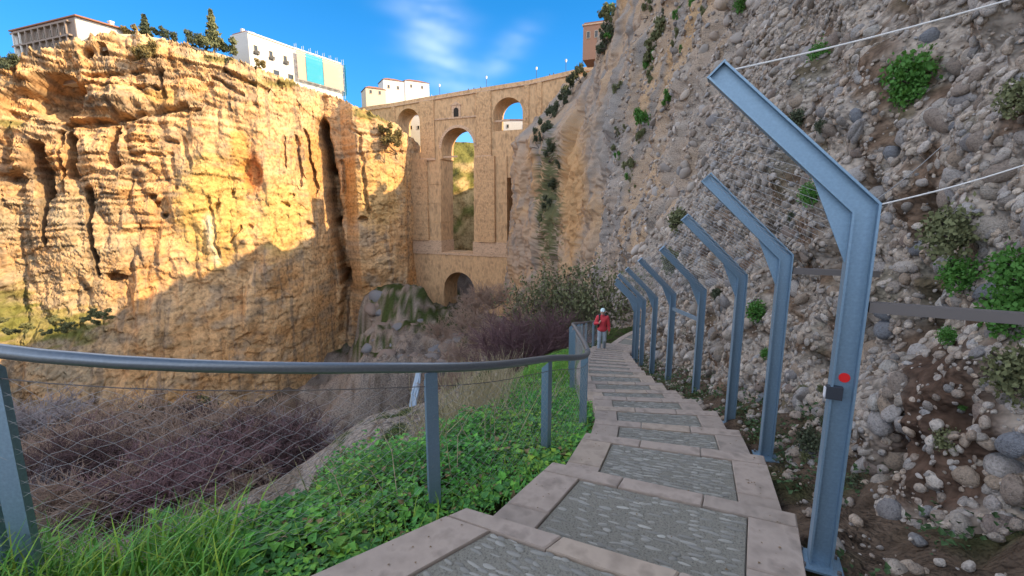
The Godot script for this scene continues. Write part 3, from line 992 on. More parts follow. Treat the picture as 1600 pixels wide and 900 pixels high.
func bank() -> void:
	var nu := 260
	var nv := 150
	var pts := PackedVector3Array()
	var col := PackedColorArray()
	for i in nu:
		for j in nv:
			# fan that starts under the path and reaches over the edge of the bank
			var fi := float(i) / (nu - 1) * (Lk.size() - 1)
			var k := mini(int(fi), Lk.size() - 2)
			var t := fi - k
			var a: Vector2 = Lk[k].lerp(Lk[k + 1], t)
			var r: Vector2 = Rk[k].lerp(Rk[k + 1], t)
			var d := (a - r).normalized()
			var w := -0.6 + 9.5 * pow(float(j) / (nv - 1), 1.6)
			if k < 3: w = minf(w, 4.5)
			var p := a + d * w
			var y: float = bank_y(p.x, -p.y)[0]
			if w > 0.15: y += (0.10 * nB.get_noise_2d(p.x * 1.5, p.y * 1.5) + 0.18 * nA.get_noise_2d(p.x * 0.6, p.y * 0.6)) * sm(0.1, 0.9, w)
			if w < 0.1: y -= 0.12
			pts.append(Vector3(p.x, y, -p.y))
			var n := nB.get_noise_2d(p.x * 2.0, p.y * 2.0)
			var c := Vector3(.07, .06, .035).lerp(Vector3(.05, .085, .02), clampf(0.5 + n, 0, 1))
			col.append(Color(c.x, c.y, c.z))
	tag(put(grid_mesh(nu, nv, pts, col, true), "bank", M.ground), "earth bank overgrown with weeds beside the steps", "", "", "structure")
	var leaf := leaf_mesh()
	var blade := blade_mesh()
	var lx := []; var lc := []; var bx := []; var bc := []
	for n in 44000:
		var fi := pow(rng.randf(), 1.5) * (Lk.size() - 2) * 0.72
		if fi < 0.4: fi = rr(0.4, 4.5)
		var k := mini(int(fi), Lk.size() - 2)
		var t := fi - k
		var a: Vector2 = Lk[k].lerp(Lk[k + 1], t)
		var r: Vector2 = Rk[k].lerp(Rk[k + 1], t)
		var d := (a - r).normalized()
		var w := 0.05 + (3.2 if fi < 2.6 or fi > 9.0 else (2.9 if fi < 4.2 else 2.1)) * rng.randf()
		if fi < 2.0: w *= 0.6
		var p := a + d * w
		var by := bank_y(p.x, -p.y)
		if by[1] < 0.03: continue
		var y: float = by[0]
		var s := seen(Vector3(p.x, y, -p.y))
		if s.x < -120 or s.y > 1050: continue
		var hump := 0.5 + 0.5 * nA.get_noise_2d(p.x * 1.1 + 20, p.y * 1.1)
		var lush := sm(11, 4, p.y)
		var high := (0.05 + 0.66 * hump * hump * sm(0.3, 1.0, w)) * (0.45 + 0.55 * lush)
		# tall grass at the left end of the bank and far along it, broad leaves between
		var grassy := sm(430, 230, s.x) * 0.8 + sm(6.5, 10.0, p.y) * 0.85 + sm(0.15, 0.5, nA.get_noise_2d(p.x * 0.9, p.y * 0.9 + 7)) * 0.3
		var tone := rr(0.7, 1.25)
		if rng.randf() < grassy:
			for q in 2:
				var h := rr(0.16, 0.40) * (1.3 if s.x < 450 else 0.7)
				var bs := Basis.from_euler(Vector3(rr(-0.25, 0.35), rr(0, TAU), rr(-0.25, 0.25))).scaled_local(Vector3(h * rr(0.8, 1.5), h, h))
				bx.append(Transform3D(bs, Vector3(p.x + rr(-.05, .05), y - 0.02, -p.y + rr(-.05, .05))))
				var yel := rng.randf()
				bc.append(Color(lerpf(.09, .32, yel * yel) * tone, lerpf(.26, .43, yel) * tone, .04 * tone))
		else:
			for q in 3:
				var hgt := high * sqrt(rng.randf())
				var sz := rr(0.018, 0.05) * (1.0 + 0.7 * sm(0.1, 0.4, nA.get_noise_2d(p.x * 1.7 + 60, p.y * 1.7)))
				var bs := Basis.from_euler(Vector3(rr(-0.7, 0.5), rr(0, TAU), rr(-0.5, 0.5)), EULER_ORDER_YXZ).scaled_local(Vector3(sz, sz, sz))
				lx.append(Transform3D(bs, Vector3(p.x + rr(-.06, .06), y + 0.02 + hgt, -p.y + rr(-.06, .06))))
				var u := rng.randf()
				var ye := 0.5 + 0.5 * nA.get_noise_2d(p.x * 0.8 + 3, p.y * 0.8)
				if rng.randf() < 0.05: lc.append(Color(.24 * tone, .17 * tone, .07 * tone))
				else: lc.append(Color(lerpf(.06, .27, u * u * ye * 1.4) * tone, lerpf(.18, .42, u) * tone, lerpf(.05, .04, u) * tone))
	tag(multi(leaf, lx, lc, "weeds", M.leaf), "broad-leaved green weeds covering the bank outside the railing", "weeds", "", "stuff")
	tag(multi(blade, bx, bc, "grass", M.grass_blade), "long bright green grass on the bank outside the railing", "grass", "", "stuff")
	var sm_ := MB.new()
	for n in 260:
		var fi := rr(0.8, 9.0)
		var k := int(fi)
		var a: Vector2 = Lk[k].lerp(Lk[k + 1], fi - k)
		var r: Vector2 = Rk[k].lerp(Rk[k + 1], fi - k)
		var q := a + (a - r).normalized() * rr(0.5, 2.6)
		var p := Vector3(q.x, bank_y(q.x, -q.y)[0], -q.y)
		var e := p + Vector3(rr(-.35, .35), rr(0.3, 0.75), rr(-.35, .35))
		sm_.tube(PackedVector3Array([p, p.lerp(e, 0.5) + Vector3(rr(-.06, .06), .04, rr(-.06, .06)), e]), PackedFloat32Array([0.004, 0.003, 0.0012]), 3)
	tag(put(sm_.mesh(), "dead_stems", M.reed), "thin pale dead stems sticking up through the green weeds", "dead stems", "", "stuff")
	# tufts of coarse grass on the slope past the weeds
	var tx := []; var tc := []
	for n in 20000:
		var fi := 0.8 + 13.0 * pow(rng.randf(), 1.6)
		var k := int(fi)
		var a: Vector2 = Lk[k].lerp(Lk[k + 1], fi - k)
		var r: Vector2 = Rk[k].lerp(Rk[k + 1], fi - k)
		var q2 := a + (a - r).normalized() * rr(1.8, 6.5)
		var y := ground_y(q2.x, -q2.y) - 0.2
		var h := rr(0.35, 0.9)
		tx.append(Transform3D(Basis.from_euler(Vector3(rr(-0.4, 0.5), rr(0, TAU), rr(-0.3, 0.3))).scaled_local(Vector3(h * 1.4, h, h)), Vector3(q2.x, y - 0.1, -q2.y)))
		var u := rr(0.7, 1.2)
		var gr := sm(-0.15, 0.2, nA.get_noise_2d(q2.x * 0.7, q2.y * 0.7))
		tc.append(Color(lerpf(.30, .13, gr) * u, lerpf(.25, .22, gr) * u, lerpf(.13, .05, gr) * u))
	for n in 9000:
		var q2 := Vector2(rr(-5.5, 0.5), rr(3.4, 9.5))
		var by := bank_y(q2.x, -q2.y)
		if by[1] < 1.6: continue
		var y := maxf(by[0], gorge_y(q2.x, -q2.y)) - 0.25
		var h := rr(0.3, 0.8)
		tx.append(Transform3D(Basis.from_euler(Vector3(rr(-0.4, 0.5), rr(0, TAU), rr(-0.3, 0.3))).scaled_local(Vector3(h * 1.5, h, h)), Vector3(q2.x, y, -q2.y)))
		var u := rr(0.6, 1.2)
		var gr := sm(-0.25, 0.15, nA.get_noise_2d(q2.x * 0.7, q2.y * 0.7))
		tc.append(Color(lerpf(.30, .12, gr) * u, lerpf(.25, .23, gr) * u, lerpf(.13, .05, gr) * u))
	tag(multi(blade, tx, tc, "coarse_grass", M.grass_blade), "coarse yellowing grass on the steep slope past the weeds", "grass", "", "stuff")
	# dry stalks beyond the edge of the bank
	var m := MB.new()
	for n in 3600:
		var fi := rr(2.6, 11.0)
		var k := int(fi)
		var a: Vector2 = Lk[k].lerp(Lk[k + 1], fi - k)
		var r: Vector2 = Rk[k].lerp(Rk[k + 1], fi - k)
		var q2 := a + (a - r).normalized() * rr(1.35, 4.2)
		var p := Vector3(q2.x, bank_y(q2.x, -q2.y)[0] - 0.05, -q2.y)
		var s := seen(p)
		if s.x < 650 + rr(0, 50) or s.x > 870 - rr(0, 40): continue
		var h := rr(0.45, 1.15)
		var q := p + Vector3(rr(-0.45, 0.45), h, rr(-0.45, 0.45))
		var mid := p.lerp(q, 0.5) + Vector3(rr(-.12, .12), rr(-.02, .08), rr(-.12, .12))
		m.tube(PackedVector3Array([p, mid, q]), PackedFloat32Array([0.006, 0.005, 0.002]), 3)
		if n % 3 == 0:
			m.tube(PackedVector3Array([mid, mid + Vector3(rr(-.25, .25), rr(-.1, .2), rr(-.25, .25))]), PackedFloat32Array([0.004, 0.002]), 3)
	tag(put(m.mesh(), "dry_stalks", M.reed), "straw-coloured dry stalks standing past the edge of the green bank", "dry stalks", "", "stuff")

# ---------------------------------------------------------------- the great bridge
func arch_poly(s0: float, s1: float, bottom: float, spring: float, crown: float, top0: float, top1: float, e0: float, e1: float) -> PackedVector2Array:
	# wall from e0 to e1 with an arched opening s0..s1 that is open below
	var p := PackedVector2Array([Vector2(e0, bottom), Vector2(e0, top0), Vector2(e1, top1), Vector2(e1, bottom), Vector2(s1, bottom)])
	for k in 17:
		var a := PI * k / 16.0
		p.append(Vector2((s0 + s1) * 0.5 + cos(a) * (s1 - s0) * 0.5, spring + sin(a) * (crown - spring)))
	p.append(Vector2(s0, bottom))
	return p

func rect(a: float, b: float, c: float, d: float) -> PackedVector2Array:
	return PackedVector2Array([Vector2(a, b), Vector2(c, b), Vector2(c, d), Vector2(a, d)])

func deck_y(s: float) -> float:
	return lut([[-60, 44], [-32, 44.6], [0, 46.4], [36, 47.8], [58, 50.5], [80, 51]], s)

func ext(poly: PackedVector2Array, z0: float, z1: float, called: String, m: Material, parent: Node) -> MeshInstance3D:
	var b := MB.new()
	b.extrude(poly, z0, z1)
	return put(b.mesh(), called, m, parent)

func bridge() -> void:
	var th := deg_to_rad(23)
	var o := base("stone_bridge", v3(-26.26, 200, 0))
	o.rotation.y = -th
	tag(o, "monumental stone bridge with tall central arch spanning the gorge", "bridge")
	var A: Material = M.ashlar
	var T: Material = M.ashlar_trim
	var D := -10.0
	# piers, with a wider foot
	ext(PackedVector2Array([Vector2(-23.6, -19), Vector2(-4.9, -19), Vector2(-4.2, 20.5), Vector2(-22.4, 20.5)]), 0.4, D, "pier", A, o)
	ext(PackedVector2Array([Vector2(11.2, -19), Vector2(26.6, -19), Vector2(26.4, 20.5), Vector2(11.7, 20.5)]), 0.4, D, "pier", A, o)
	for q in [[-24.3, -4.5], [10.9, 27.2]]:
		ext(rect(q[0], -19, q[1], -14), 0.9, D, "pier_plinth", T, o)
	# buttress strips on the pier faces
	for q in [[-19.2, -10.6], [13.6, 21.4]]:
		ext(rect(q[0], -14, q[1], 20.5), 1.5, 0.4, "buttress", M.ashlar_b, o)
	# thin courses that stand out from the pier faces
	for y in [-6.0, 2.0, 10.0]:
		for q in [[-23.4, -4.5], [11.3, 26.7]]:
			ext(rect(q[0], y, q[1], y + 0.35), 0.58, D, "course", A, o)
	# lower storey with its own arch
	ext(arch_poly(-3.9, 11.3, -58, -35.5, -27.4, -19, -19, -25.5, 27.5), 0.6, D - 1, "lower_wall", A, o)
	ext(rect(-25.8, -20, 27.8, -19.1), 1.0, D - 1.2, "string_course", T, o)
	# upper storey: central arch, two side arches with sills
	ext(arch_poly(-3.8, 11.7, 20.5, 24.8, 32.6, deck_y(-10) - 1.6, deck_y(15) - 1.6, -10, 15), 0, D, "arch_wall", A, o)
	ext(arch_poly(-26, -14.2, 23.6, 36.2, 42.1, deck_y(-28) - 1.6, deck_y(-10) - 1.6, -28, -10), 0, D, "arch_wall", A, o)
	ext(rect(-28, 14, -10, 23.6), -0.05, D, "sill_wall", A, o)
	ext(arch_poly(20.4, 33, 30.2, 36.4, 42.5, deck_y(15) - 1.6, deck_y(36) - 1.6, 15, 36), 0, D, "arch_wall", A, o)
	ext(rect(15, 12, 36, 30.2), -0.05, D, "sill_wall", A, o)
	ext(PackedVector2Array([Vector2(-62, 16), Vector2(-28, 16), Vector2(-28, deck_y(-28) - 1.6), Vector2(-62, deck_y(-62) - 1.6)]), 0, D, "abutment_wall", A, o)
	ext(PackedVector2Array([Vector2(36, 12), Vector2(62, 12), Vector2(62, deck_y(62) - 1.6), Vector2(36, deck_y(36) - 1.6)]), 0, D, "abutment_wall", A, o)
	# parapet and cornice follow the deck
	for q in [[-62, -28], [-28, -10], [-10, 15], [15, 36], [36, 62]]:
		ext(PackedVector2Array([Vector2(q[0], deck_y(q[0]) - 1.6), Vector2(q[1], deck_y(q[1]) - 1.6), Vector2(q[1], deck_y(q[1]) - 1.15), Vector2(q[0], deck_y(q[0]) - 1.15)]), 0.55, D - 0.5, "cornice", T, o)
		ext(PackedVector2Array([Vector2(q[0], deck_y(q[0]) - 1.15), Vector2(q[1], deck_y(q[1]) - 1.15), Vector2(q[1], deck_y(q[1]) + 0.1), Vector2(q[0], deck_y(q[0]) + 0.1)]), 0.12, -0.35, "parapet", A, o)
	# flat pilasters
	for q in [[-28.2, -26.6, 14], [-13.7, -6.8, 20.5], [13.2, 19.6, 20.5], [39.0, 40.8, 14], [33.8, 35.6, 24]]:
		ext(rect(q[0], q[2], q[1], deck_y((q[0] + q[1]) * 0.5) - 1.62), 0.7 if q[1] - q[0] > 3 else 0.5, 0, "pilaster", M.ashlar_b, o)
	for q in [[-13.9, -6.6], [13.0, 19.8]]:
		ext(rect(q[0], 20.0, q[1], 21.0), 1.0, 0, "impost_band", T, o)
	ext(rect(-6.7, 36.2, 13.1, 36.8), 0.35, 0, "string_course", T, o)
	# ring of the central arch
	var ring := PackedVector2Array()
	for k in 17:
		var a := PI * k / 16.0
		ring.append(Vector2(3.95 + cos(a) * 8.9, 24.8 + sin(a) * 9.0))
	for k in 17:
		var a := PI * (16 - k) / 16.0
		ring.append(Vector2(3.95 + cos(a) * 7.76, 24.8 + sin(a) * 7.82))
	ext(ring, 0.28, 0, "arch_ring", T, o)
	# the chamber window over the central arch
	var win := PackedVector2Array([Vector2(2.6, 36.9), Vector2(4.9, 36.9)])
	for k in 9:
		var a := PI * k / 8.0
		win.append(Vector2(3.75 + cos(a) * 1.15, 39.4 + sin(a) * 1.1))
	ext(rect(1.7, 36.8, 5.8, 41.4), 0.3, 0, "window_surround", T, o)
	ext(win, 0.34, 0.05, "window", M.dark_void, o)
	ext(PackedVector2Array([Vector2(1.2, 41.4), Vector2(6.3, 41.4), Vector2(3.75, 42.8)]), 0.5, 0, "pediment", T, o)
	# iron ledges in the arches
	for q in [[-3.8, 11.7, 21.0], [20.4, 33, 33.8]]:
		var b := MB.new()
		b.bbox(Vector3(q[0], q[2], -1.0), Vector3(q[1] - 8.5 if q[2] < 30 else q[1] - 6, q[2] + 0.7, -1.2))
		put(b.mesh(), "ledge", T, o)
	# lamps on the parapet
	for s in [-4.0, 17.5, 38.5, 50.0]:
		var b := MB.new()
		b.bar(Vector3(0, 0, 0), Vector3(0, 3.0, 0), 0.09, 6)
		var lamp := base("street_lamp", Vector3.ZERO)
		put(b.mesh(), "pole", M.iron, lamp)
		var h := MB.new()
		h.tube(PackedVector3Array([Vector3(0, 3, 0), Vector3(0, 3.25, 0), Vector3(0, 3.9, 0), Vector3(0, 4.2, 0)]), PackedFloat32Array([0.15, 0.3, 0.42, 0.08]), 8, true)
		put(h.mesh(), "lantern", M.white_wall, lamp)
		lamp.position = o.transform * Vector3(s, deck_y(s) + 0.1, -0.1)
		tag(lamp, "white lantern on a short pole above the bridge parapet", "street lamp", "lamps along the bridge")
	# distant people leaning on the parapet
	for s in [9.0, 11.5, 14.5, 43.5, 45.0, -8.5]:
		var q := figure_mesh_small()
		var p := put(q, "person", [M.box_dark, M.jeans, M.jacket, M.iron][rng.randi() % 4])
		p.position = o.transform * Vector3(s, deck_y(s) - 0.75, -0.9)
		tag(p, "tiny standing figure in dark clothes behind the bridge parapet", "person", "people on the bridge")
	# ground seen through the arch, the sunlit slope upstream
	var pts := PackedVector3Array()
	var col := PackedColorArray()
	for i in 80:
		for j in 60:
			var x := -75.0 + 130.0 * i / 79.0
			var y := -60.0 + 100.0 * j / 59.0
			var z := -262.0 - 0.22 * x - maxf(0, y + 20) * 0.45 + 5.0 * nA.get_noise_2d(x * 0.04, y * 0.03) + 2.5 * nB.get_noise_2d(x * 0.12, y * 0.12)
			pts.append(Vector3(x, y, z))
			var c := Vector3(.55, .40, .20).lerp(Vector3(.20, .19, .06), sm(-0.1, 0.3, nB.get_noise_2d(x * 0.07, y * 0.07) + y * 0.01))
			col.append(Color(c.x, c.y, c.z))
	tag(put(grid_mesh(80, 60, pts, col), "hillside", M.cliff_rock), "sunlit rocky hillside seen through the bridge arches", "", "", "structure")

func figure_mesh_small() -> ArrayMesh:
	var m := MB.new()
	m.tube(PackedVector3Array([Vector3(0, 0, 0), Vector3(0, .8, 0), Vector3(0, 1.3, 0), Vector3(0, 1.45, 0), Vector3(0, 1.5, 0), Vector3(0, 1.6, 0), Vector3(0, 1.72, 0)]), PackedFloat32Array([.14, .17, .24, .16, .07, .12, .05]), 7, true)
	return m.mesh()

# ---------------------------------------------------------------- houses on the rim
func wall_box(parent: Node, called: String, m: Material, a: Vector3, b: Vector3) -> MeshInstance3D:
	var q := MB.new()
	q.bbox(a, b)
	return put(q.mesh(), called, m, parent)

func window_on(parent: Node, p: Vector3, x: Vector3, out: Vector3, w: float, h: float, balcony := false) -> void:
	# a framed window whose wall runs along x and faces out; p is the middle of the sill
	var n := base("window", p, parent)
	var m := MB.new()
	m.box(Vector3.UP * h * 0.5 + out * 0.02, x * w * 0.5, Vector3.UP * h * 0.5, out * 0.03)
	put(m.mesh(), "pane", M.pane, n)
	m = MB.new()
	for s in [-1, 1]: m.box(Vector3.UP * h * 0.5 + x * s * (w * 0.5 + 0.05) + out * 0.06, x * 0.06, Vector3.UP * (h * 0.5 + 0.1), out * 0.08)
	m.box(Vector3.UP * (h + 0.06) + out * 0.06, x * (w * 0.5 - 0.011), Vector3.UP * 0.06, out * 0.078)
	put(m.mesh(), "frame", M.cream_wall, n)
	m = MB.new()
	if balcony:
		m.box(out * 0.35 - Vector3.UP * 0.1, x * w * 0.75, Vector3.UP * 0.08, out * 0.4)
		m.box(out * 0.74 + Vector3.UP * 0.5, x * w * 0.75, Vector3.UP * 0.45, out * 0.03)
		put(m.mesh(), "balcony", M.iron, n)
	else:
		m.box(out * 0.1 - Vector3.UP * 0.06, x * (w * 0.5 + 0.12), Vector3.UP * 0.06, out * 0.12)
		put(m.mesh(), "sill", M.cream_wall, n)

func houses() -> void:
	# large inn: corner towards the gorge, arcade front on the left with shade painted into its colour, sunlit white gable side on the right
	var corner := at(126, 86, 139)
	var a_end := at(28, 98, 150)
	var b_end := at(216, 76, 152)
	corner.y = at(126, 92, 139).y
	var h := at(126, 26, 139).y - corner.y
	var o := base("inn", corner)
	tag(o, "long white inn with arcaded galleries and red tiled roof on the cliff edge", "building")
	var xa := Vector3(a_end.x - corner.x, 0, a_end.z - corner.z)
	var la := xa.length()
	xa = xa.normalized()
	var xb := Vector3(b_end.x - corner.x, 0, b_end.z - corner.z)
	var lb := xb.length()
	xb = xb.normalized()
	var na := Vector3(-xa.z, 0, xa.x)
	if na.dot(xb) > 0: na = -na
	var nb := Vector3(-xb.z, 0, xb.x)
	if nb.dot(xa) > 0: nb = -nb
	var m := MB.new()
	var foot := [Vector3.ZERO, xb * lb, xb * lb + xa * la, xa * la]
	var q := []
	for f in foot: q.append(f - Vector3.UP * 6)
	for f in foot: q.append(f + Vector3.UP * h)
	m.hexa(q)
	put(m.mesh(), "wall", M.white_wall, o)
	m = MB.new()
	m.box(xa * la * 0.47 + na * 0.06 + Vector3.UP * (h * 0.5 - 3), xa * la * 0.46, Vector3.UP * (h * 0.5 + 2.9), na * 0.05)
	put(m.mesh(), "gallery_wall_shaded", M.gallery_wall_shaded, o)  # panel over the white wall, coloured darker to stand for shade
	m = MB.new()
	var cen: Vector3 = (xa * la + xb * lb) * 0.5
	q = []
	for f in foot: q.append(cen + (f - cen) * 1.07 + Vector3.UP * (h + 0.02))
	for f in foot: q.append(cen + (f - cen) * 1.07 + Vector3.UP * (h + 0.35))
	m.hexa(q)
	var r0 := cen + xa * la * 0.25 + Vector3.UP * (h + 2.6)
	var r1 := cen - xa * la * 0.25 + Vector3.UP * (h + 2.6)
	m.tri(q[4], q[5], r1); m.quad(q[5], q[6], r0, r1); m.tri(q[6], q[7], r0); m.quad(q[7], q[4], r1, r0)
	var roof := put(m.mesh(), "roof", M.roof_tile, o)
	for c in [[0.15, 0.75, 1.0], [0.3, 0.95, 1.5], [0.75, 0.3, 0.7]]:
		m = MB.new()
		var b: Vector3 = xa * la * c[0] + xb * lb * c[1] + Vector3.UP * (h + 1.2)
		m.box(b, xa * 0.5 * c[2], Vector3.UP * 1.5, xb * 0.5 * c[2])
		m.box(b + Vector3.UP * 1.6, xa * 0.62 * c[2], Vector3.UP * 0.2, xb * 0.62 * c[2])
		put(m.mesh(), "chimney", M.white_wall, roof)
	# gallery front: two storeys of arcade bays, dark behind pillars
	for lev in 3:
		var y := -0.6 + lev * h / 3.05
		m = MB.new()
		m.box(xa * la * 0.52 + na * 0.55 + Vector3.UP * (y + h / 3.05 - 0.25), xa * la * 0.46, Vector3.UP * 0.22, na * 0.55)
		put(m.mesh(), "gallery_floor", M.gallery_wall_shaded, o)
		for k in 9:
			var xx := la * (0.1 + 0.105 * k)
			m = MB.new()
			m.box(xa * xx + na * 0.9 + Vector3.UP * (y + h / 6.1 - 0.2), xa * 0.22, Vector3.UP * (h / 6.1 - 0.28), na * 0.2)
			put(m.mesh(), "pillar", M.white_wall if k > 6 else M.gallery_wall_shaded, o)
			if k < 8: window_on(o, xa * (xx + la * 0.052) + Vector3.UP * (y + 0.2) + na * 0.11, xa, na, la * 0.05, h / 3.05 * 0.6)
	for k in 2: window_on(o, xb * (lb * (0.42 + 0.1 * k)) + Vector3.UP * h * 0.5, xb, nb, 1.0, 1.6, k == 0)
	# garden wall beside the inn
	var gw := base("garden_wall", at(160, 70, 141))
	tag(gw, "low ochre garden wall running along the rim beside the inn", "wall")
	var wp := []
	for t in [[158, 62, 140], [185, 55, 143], [215, 56, 146], [250, 62, 149], [290, 72, 153], [330, 82, 156], [365, 92, 160]]: wp.append(at(t[0], t[1], t[2]) - gw.position)
	for k in wp.size() - 1:
		m = MB.new()
		var u: Vector3 = (wp[k + 1] - wp[k]) * 0.5
		m.box((wp[k] + wp[k + 1]) * 0.5 - Vector3.UP * 1.4, u, Vector3.UP * 1.7, Vector3(-u.z, 0, u.x).normalized() * 0.25)
		put(m.mesh(), "wall_section", M.cream_wall, gw)
	# white town house with balconies, and the scaffolded house next to it
	var hp := [at(392, 112, 168), at(462, 124, 184), at(535, 146, 203)]
	for k in 2:
		var p0: Vector3 = hp[k]
		var p1: Vector3 = hp[k + 1]
		var fx := Vector3(p1.x - p0.x, 0, p1.z - p0.z)
		var l := fx.length()
		fx = fx.normalized()
		var out := Vector3(-fx.z, 0, fx.x)
		if out.dot(p0) > 0: out = -out
		var b := base("town_house" if k == 0 else "scaffolded_house", p0)
		var top: float = (at(392, 51, 168).y if k == 0 else at(462, 76, 184).y) - p0.y
		m = MB.new()
		var dep := 9.0
		m.box(fx * l * 0.5 + Vector3.UP * (top * 0.5 - 4) - out * dep * 0.5, fx * (l * 0.5 - 0.01), Vector3.UP * (top * 0.5 + 4), out * dep * 0.5)
		put(m.mesh(), "wall", M.white_wall, b)
		m = MB.new()
		m.box(fx * l * 0.5 + Vector3.UP * (top + 0.25) - out * dep * 0.5, fx * l * 0.5, Vector3.UP * 0.25, out * (dep * 0.5 + 0.35))
		put(m.mesh(), "cornice", M.white_wall, b)
		m = MB.new()
		m.box(fx * l * 0.5 + Vector3.UP * (top + 0.75) - out * dep * 0.55, fx * l * 0.48, Vector3.UP * 0.25, out * dep * 0.4)
		put(m.mesh(), "roof", M.roof_tile, b)
		if k == 0:
			tag(b, "white town house with balconied windows on the cliff edge beside the scaffolding", "house")
			for t in [[0.14, 0.52], [0.46, 0.5], [0.78, 0.5]]: window_on(b, fx * l * t[0] + Vector3.UP * top * t[1], fx, out, 1.3, 2.6, true)
			for t in [0.55, 0.88]: window_on(b, fx * l * t + Vector3.UP * top * 0.1, fx, out, 2.2, 1.6)
			for t in [0.1, 0.3]:
				m = MB.new()
				m.box(fx * l * t + Vector3.UP * (top + 1.5) - out * 5, fx * 0.5, Vector3.UP * 1.0, out * 0.5)
				put(m.mesh(), "chimney", M.white_wall, b)
		else:
			tag(b, "house wrapped in scaffolding with turquoise and beige netting", "house")
			for t in [0.2, 0.5, 0.8]: window_on(b, fx * l * t + Vector3.UP * top * 0.45, fx, out, 1.2, 2.2)
			var sc := base("scaffolding", p0 + out * 0.3)
			tag(sc, "scaffolding hung with turquoise and beige nets around the house", "scaffolding")
			for t in 8:
				m = MB.new()
				for w in 2: m.bar(fx * l * t / 7.0 + out * (0.3 + w * 1.0) - Vector3.UP * 3, fx * l * t / 7.0 + out * (0.3 + w * 1.0) + Vector3.UP * (top + 1.6), 0.06, 5)
				put(m.mesh(), "standard", M.scaffold, sc)
			for t in 5:
				m = MB.new()
				m.box(fx * l * 0.5 + out * 0.8 + Vector3.UP * (top * t / 4.5), fx * l * 0.5, Vector3.UP * 0.05, out * 0.45)
				put(m.mesh(), "platform", M.scaffold, sc)
			for t in [[0.0, 0.16, "beige"], [0.17, 0.52, "cyan"], [0.53, 0.97, "beige"]]:
				m = MB.new()
				m.box(fx * l * (t[0] + t[1]) * 0.5 + out * 1.42 + Vector3.UP * top * 0.47, fx * l * (t[1] - t[0]) * 0.5, Vector3.UP * top * 0.46, out * 0.03)
				put(m.mesh(), "net", M["net_" + t[2]], sc)
			m = MB.new()
			m.box(fx * (l + 0.6) - out * 1.5 + Vector3.UP * top * 0.42, fx * 0.03, Vector3.UP * top * 0.56, out * 3.4)
			put(m.mesh(), "net", M.net_cyan, sc)
	# houses past the end of the bridge
	var hs := [[584, 160, 228, 9, 5.0, "cream_wall", "low cream house with tiled roof behind the bridge abutment"], [612, 158, 240, 10, 8.5, "white_wall", "white house with hipped tiled roof beyond the bridge end"], [648, 153, 260, 13, 7.0, "white_wall", "plain white house partly hidden by the bridge parapet"]]
	for s in hs:
		var p := at(s[0], s[1], s[2])
		var b := base("house", p)
		b.rotation.y = 0.5
		wall_box(b, "wall", M[s[5]], Vector3(-s[3] * 0.5, -6, -5), Vector3(s[3] * 0.5, s[4], 5))
		m = MB.new()
		var w: float = s[3] * 0.5 + 0.4
		var y: float = s[4]
		var e := [Vector3(-w, y, 5.4), Vector3(w, y, 5.4), Vector3(w, y, -5.4), Vector3(-w, y, -5.4)]
		var k0 := Vector3(-w * 0.4, y + 2, 0); var k1 := Vector3(w * 0.4, y + 2, 0)
		m.quad(e[0], e[1], k1, k0); m.tri(e[1], e[2], k1); m.quad(e[2], e[3], k0, k1); m.tri(e[3], e[0], k0)
		put(m.mesh(), "roof", M.roof_tile, b)
		for t in [-0.25, 0.2]: window_on(b, Vector3(s[3] * t, y * 0.55, 5), Vector3.RIGHT, Vector3.BACK, 0.9, 1.4)
		tag(b, s[6], "house")
	# white houses seen through the right and left arches
	for s in [[650, 200, 232, 7, 11, "tall white house seen through the left arch of the bridge"], [806, 198, 240, 16, 5, "long white house seen through the right arch of the bridge"]]:
		var p := at(s[0], s[1], s[2])
		var b := base("house", p)
		wall_box(b, "wall", M.white_wall, Vector3(-s[3] * 0.5, -s[4], -3), Vector3(s[3] * 0.5, s[4] * 0.5, 3))
		wall_box(b, "roof", M.roof_tile, Vector3(-s[3] * 0.53, s[4] * 0.5, -3.3), Vector3(s[3] * 0.53, s[4] * 0.5 + 0.5, 3.3))
		for t in [-0.25, 0.25]: window_on(b, Vector3(s[3] * t, -1, 3), Vector3.RIGHT, Vector3.BACK, 0.9, 1.5)
		tag(b, s[5], "house")
	# brick building on the rim at the top of the right-hand cliff
	var p := at(936, 76, 152)
	var b := base("brick_building", p)
	b.rotation.y = -0.35
	wall_box(b, "wall", M.brick_wall, Vector3(-4.2, -4, -4), Vector3(6, 5.6, 4))
	wall_box(b, "cornice", M.ashlar_trim, Vector3(-4.5, 5.6, -4.3), Vector3(6.3, 6.0, 4.3))
	wall_box(b, "roof", M.roof_tile, Vector3(-4.0, 6.0, -3.8), Vector3(5.8, 6.5, 3.8))
	for t in 3: window_on(b, Vector3(-2.6 + t * 2.4, 2.0, 4), Vector3.RIGHT, Vector3.BACK, 0.9, 1.8)
	tag(b, "brick building with small windows on the rim above the bridge end", "building")

# ---------------------------------------------------------------- stepped path
func xz(p: Vector2) -> Vector2:
	return Vector2(p.x, -p.y)

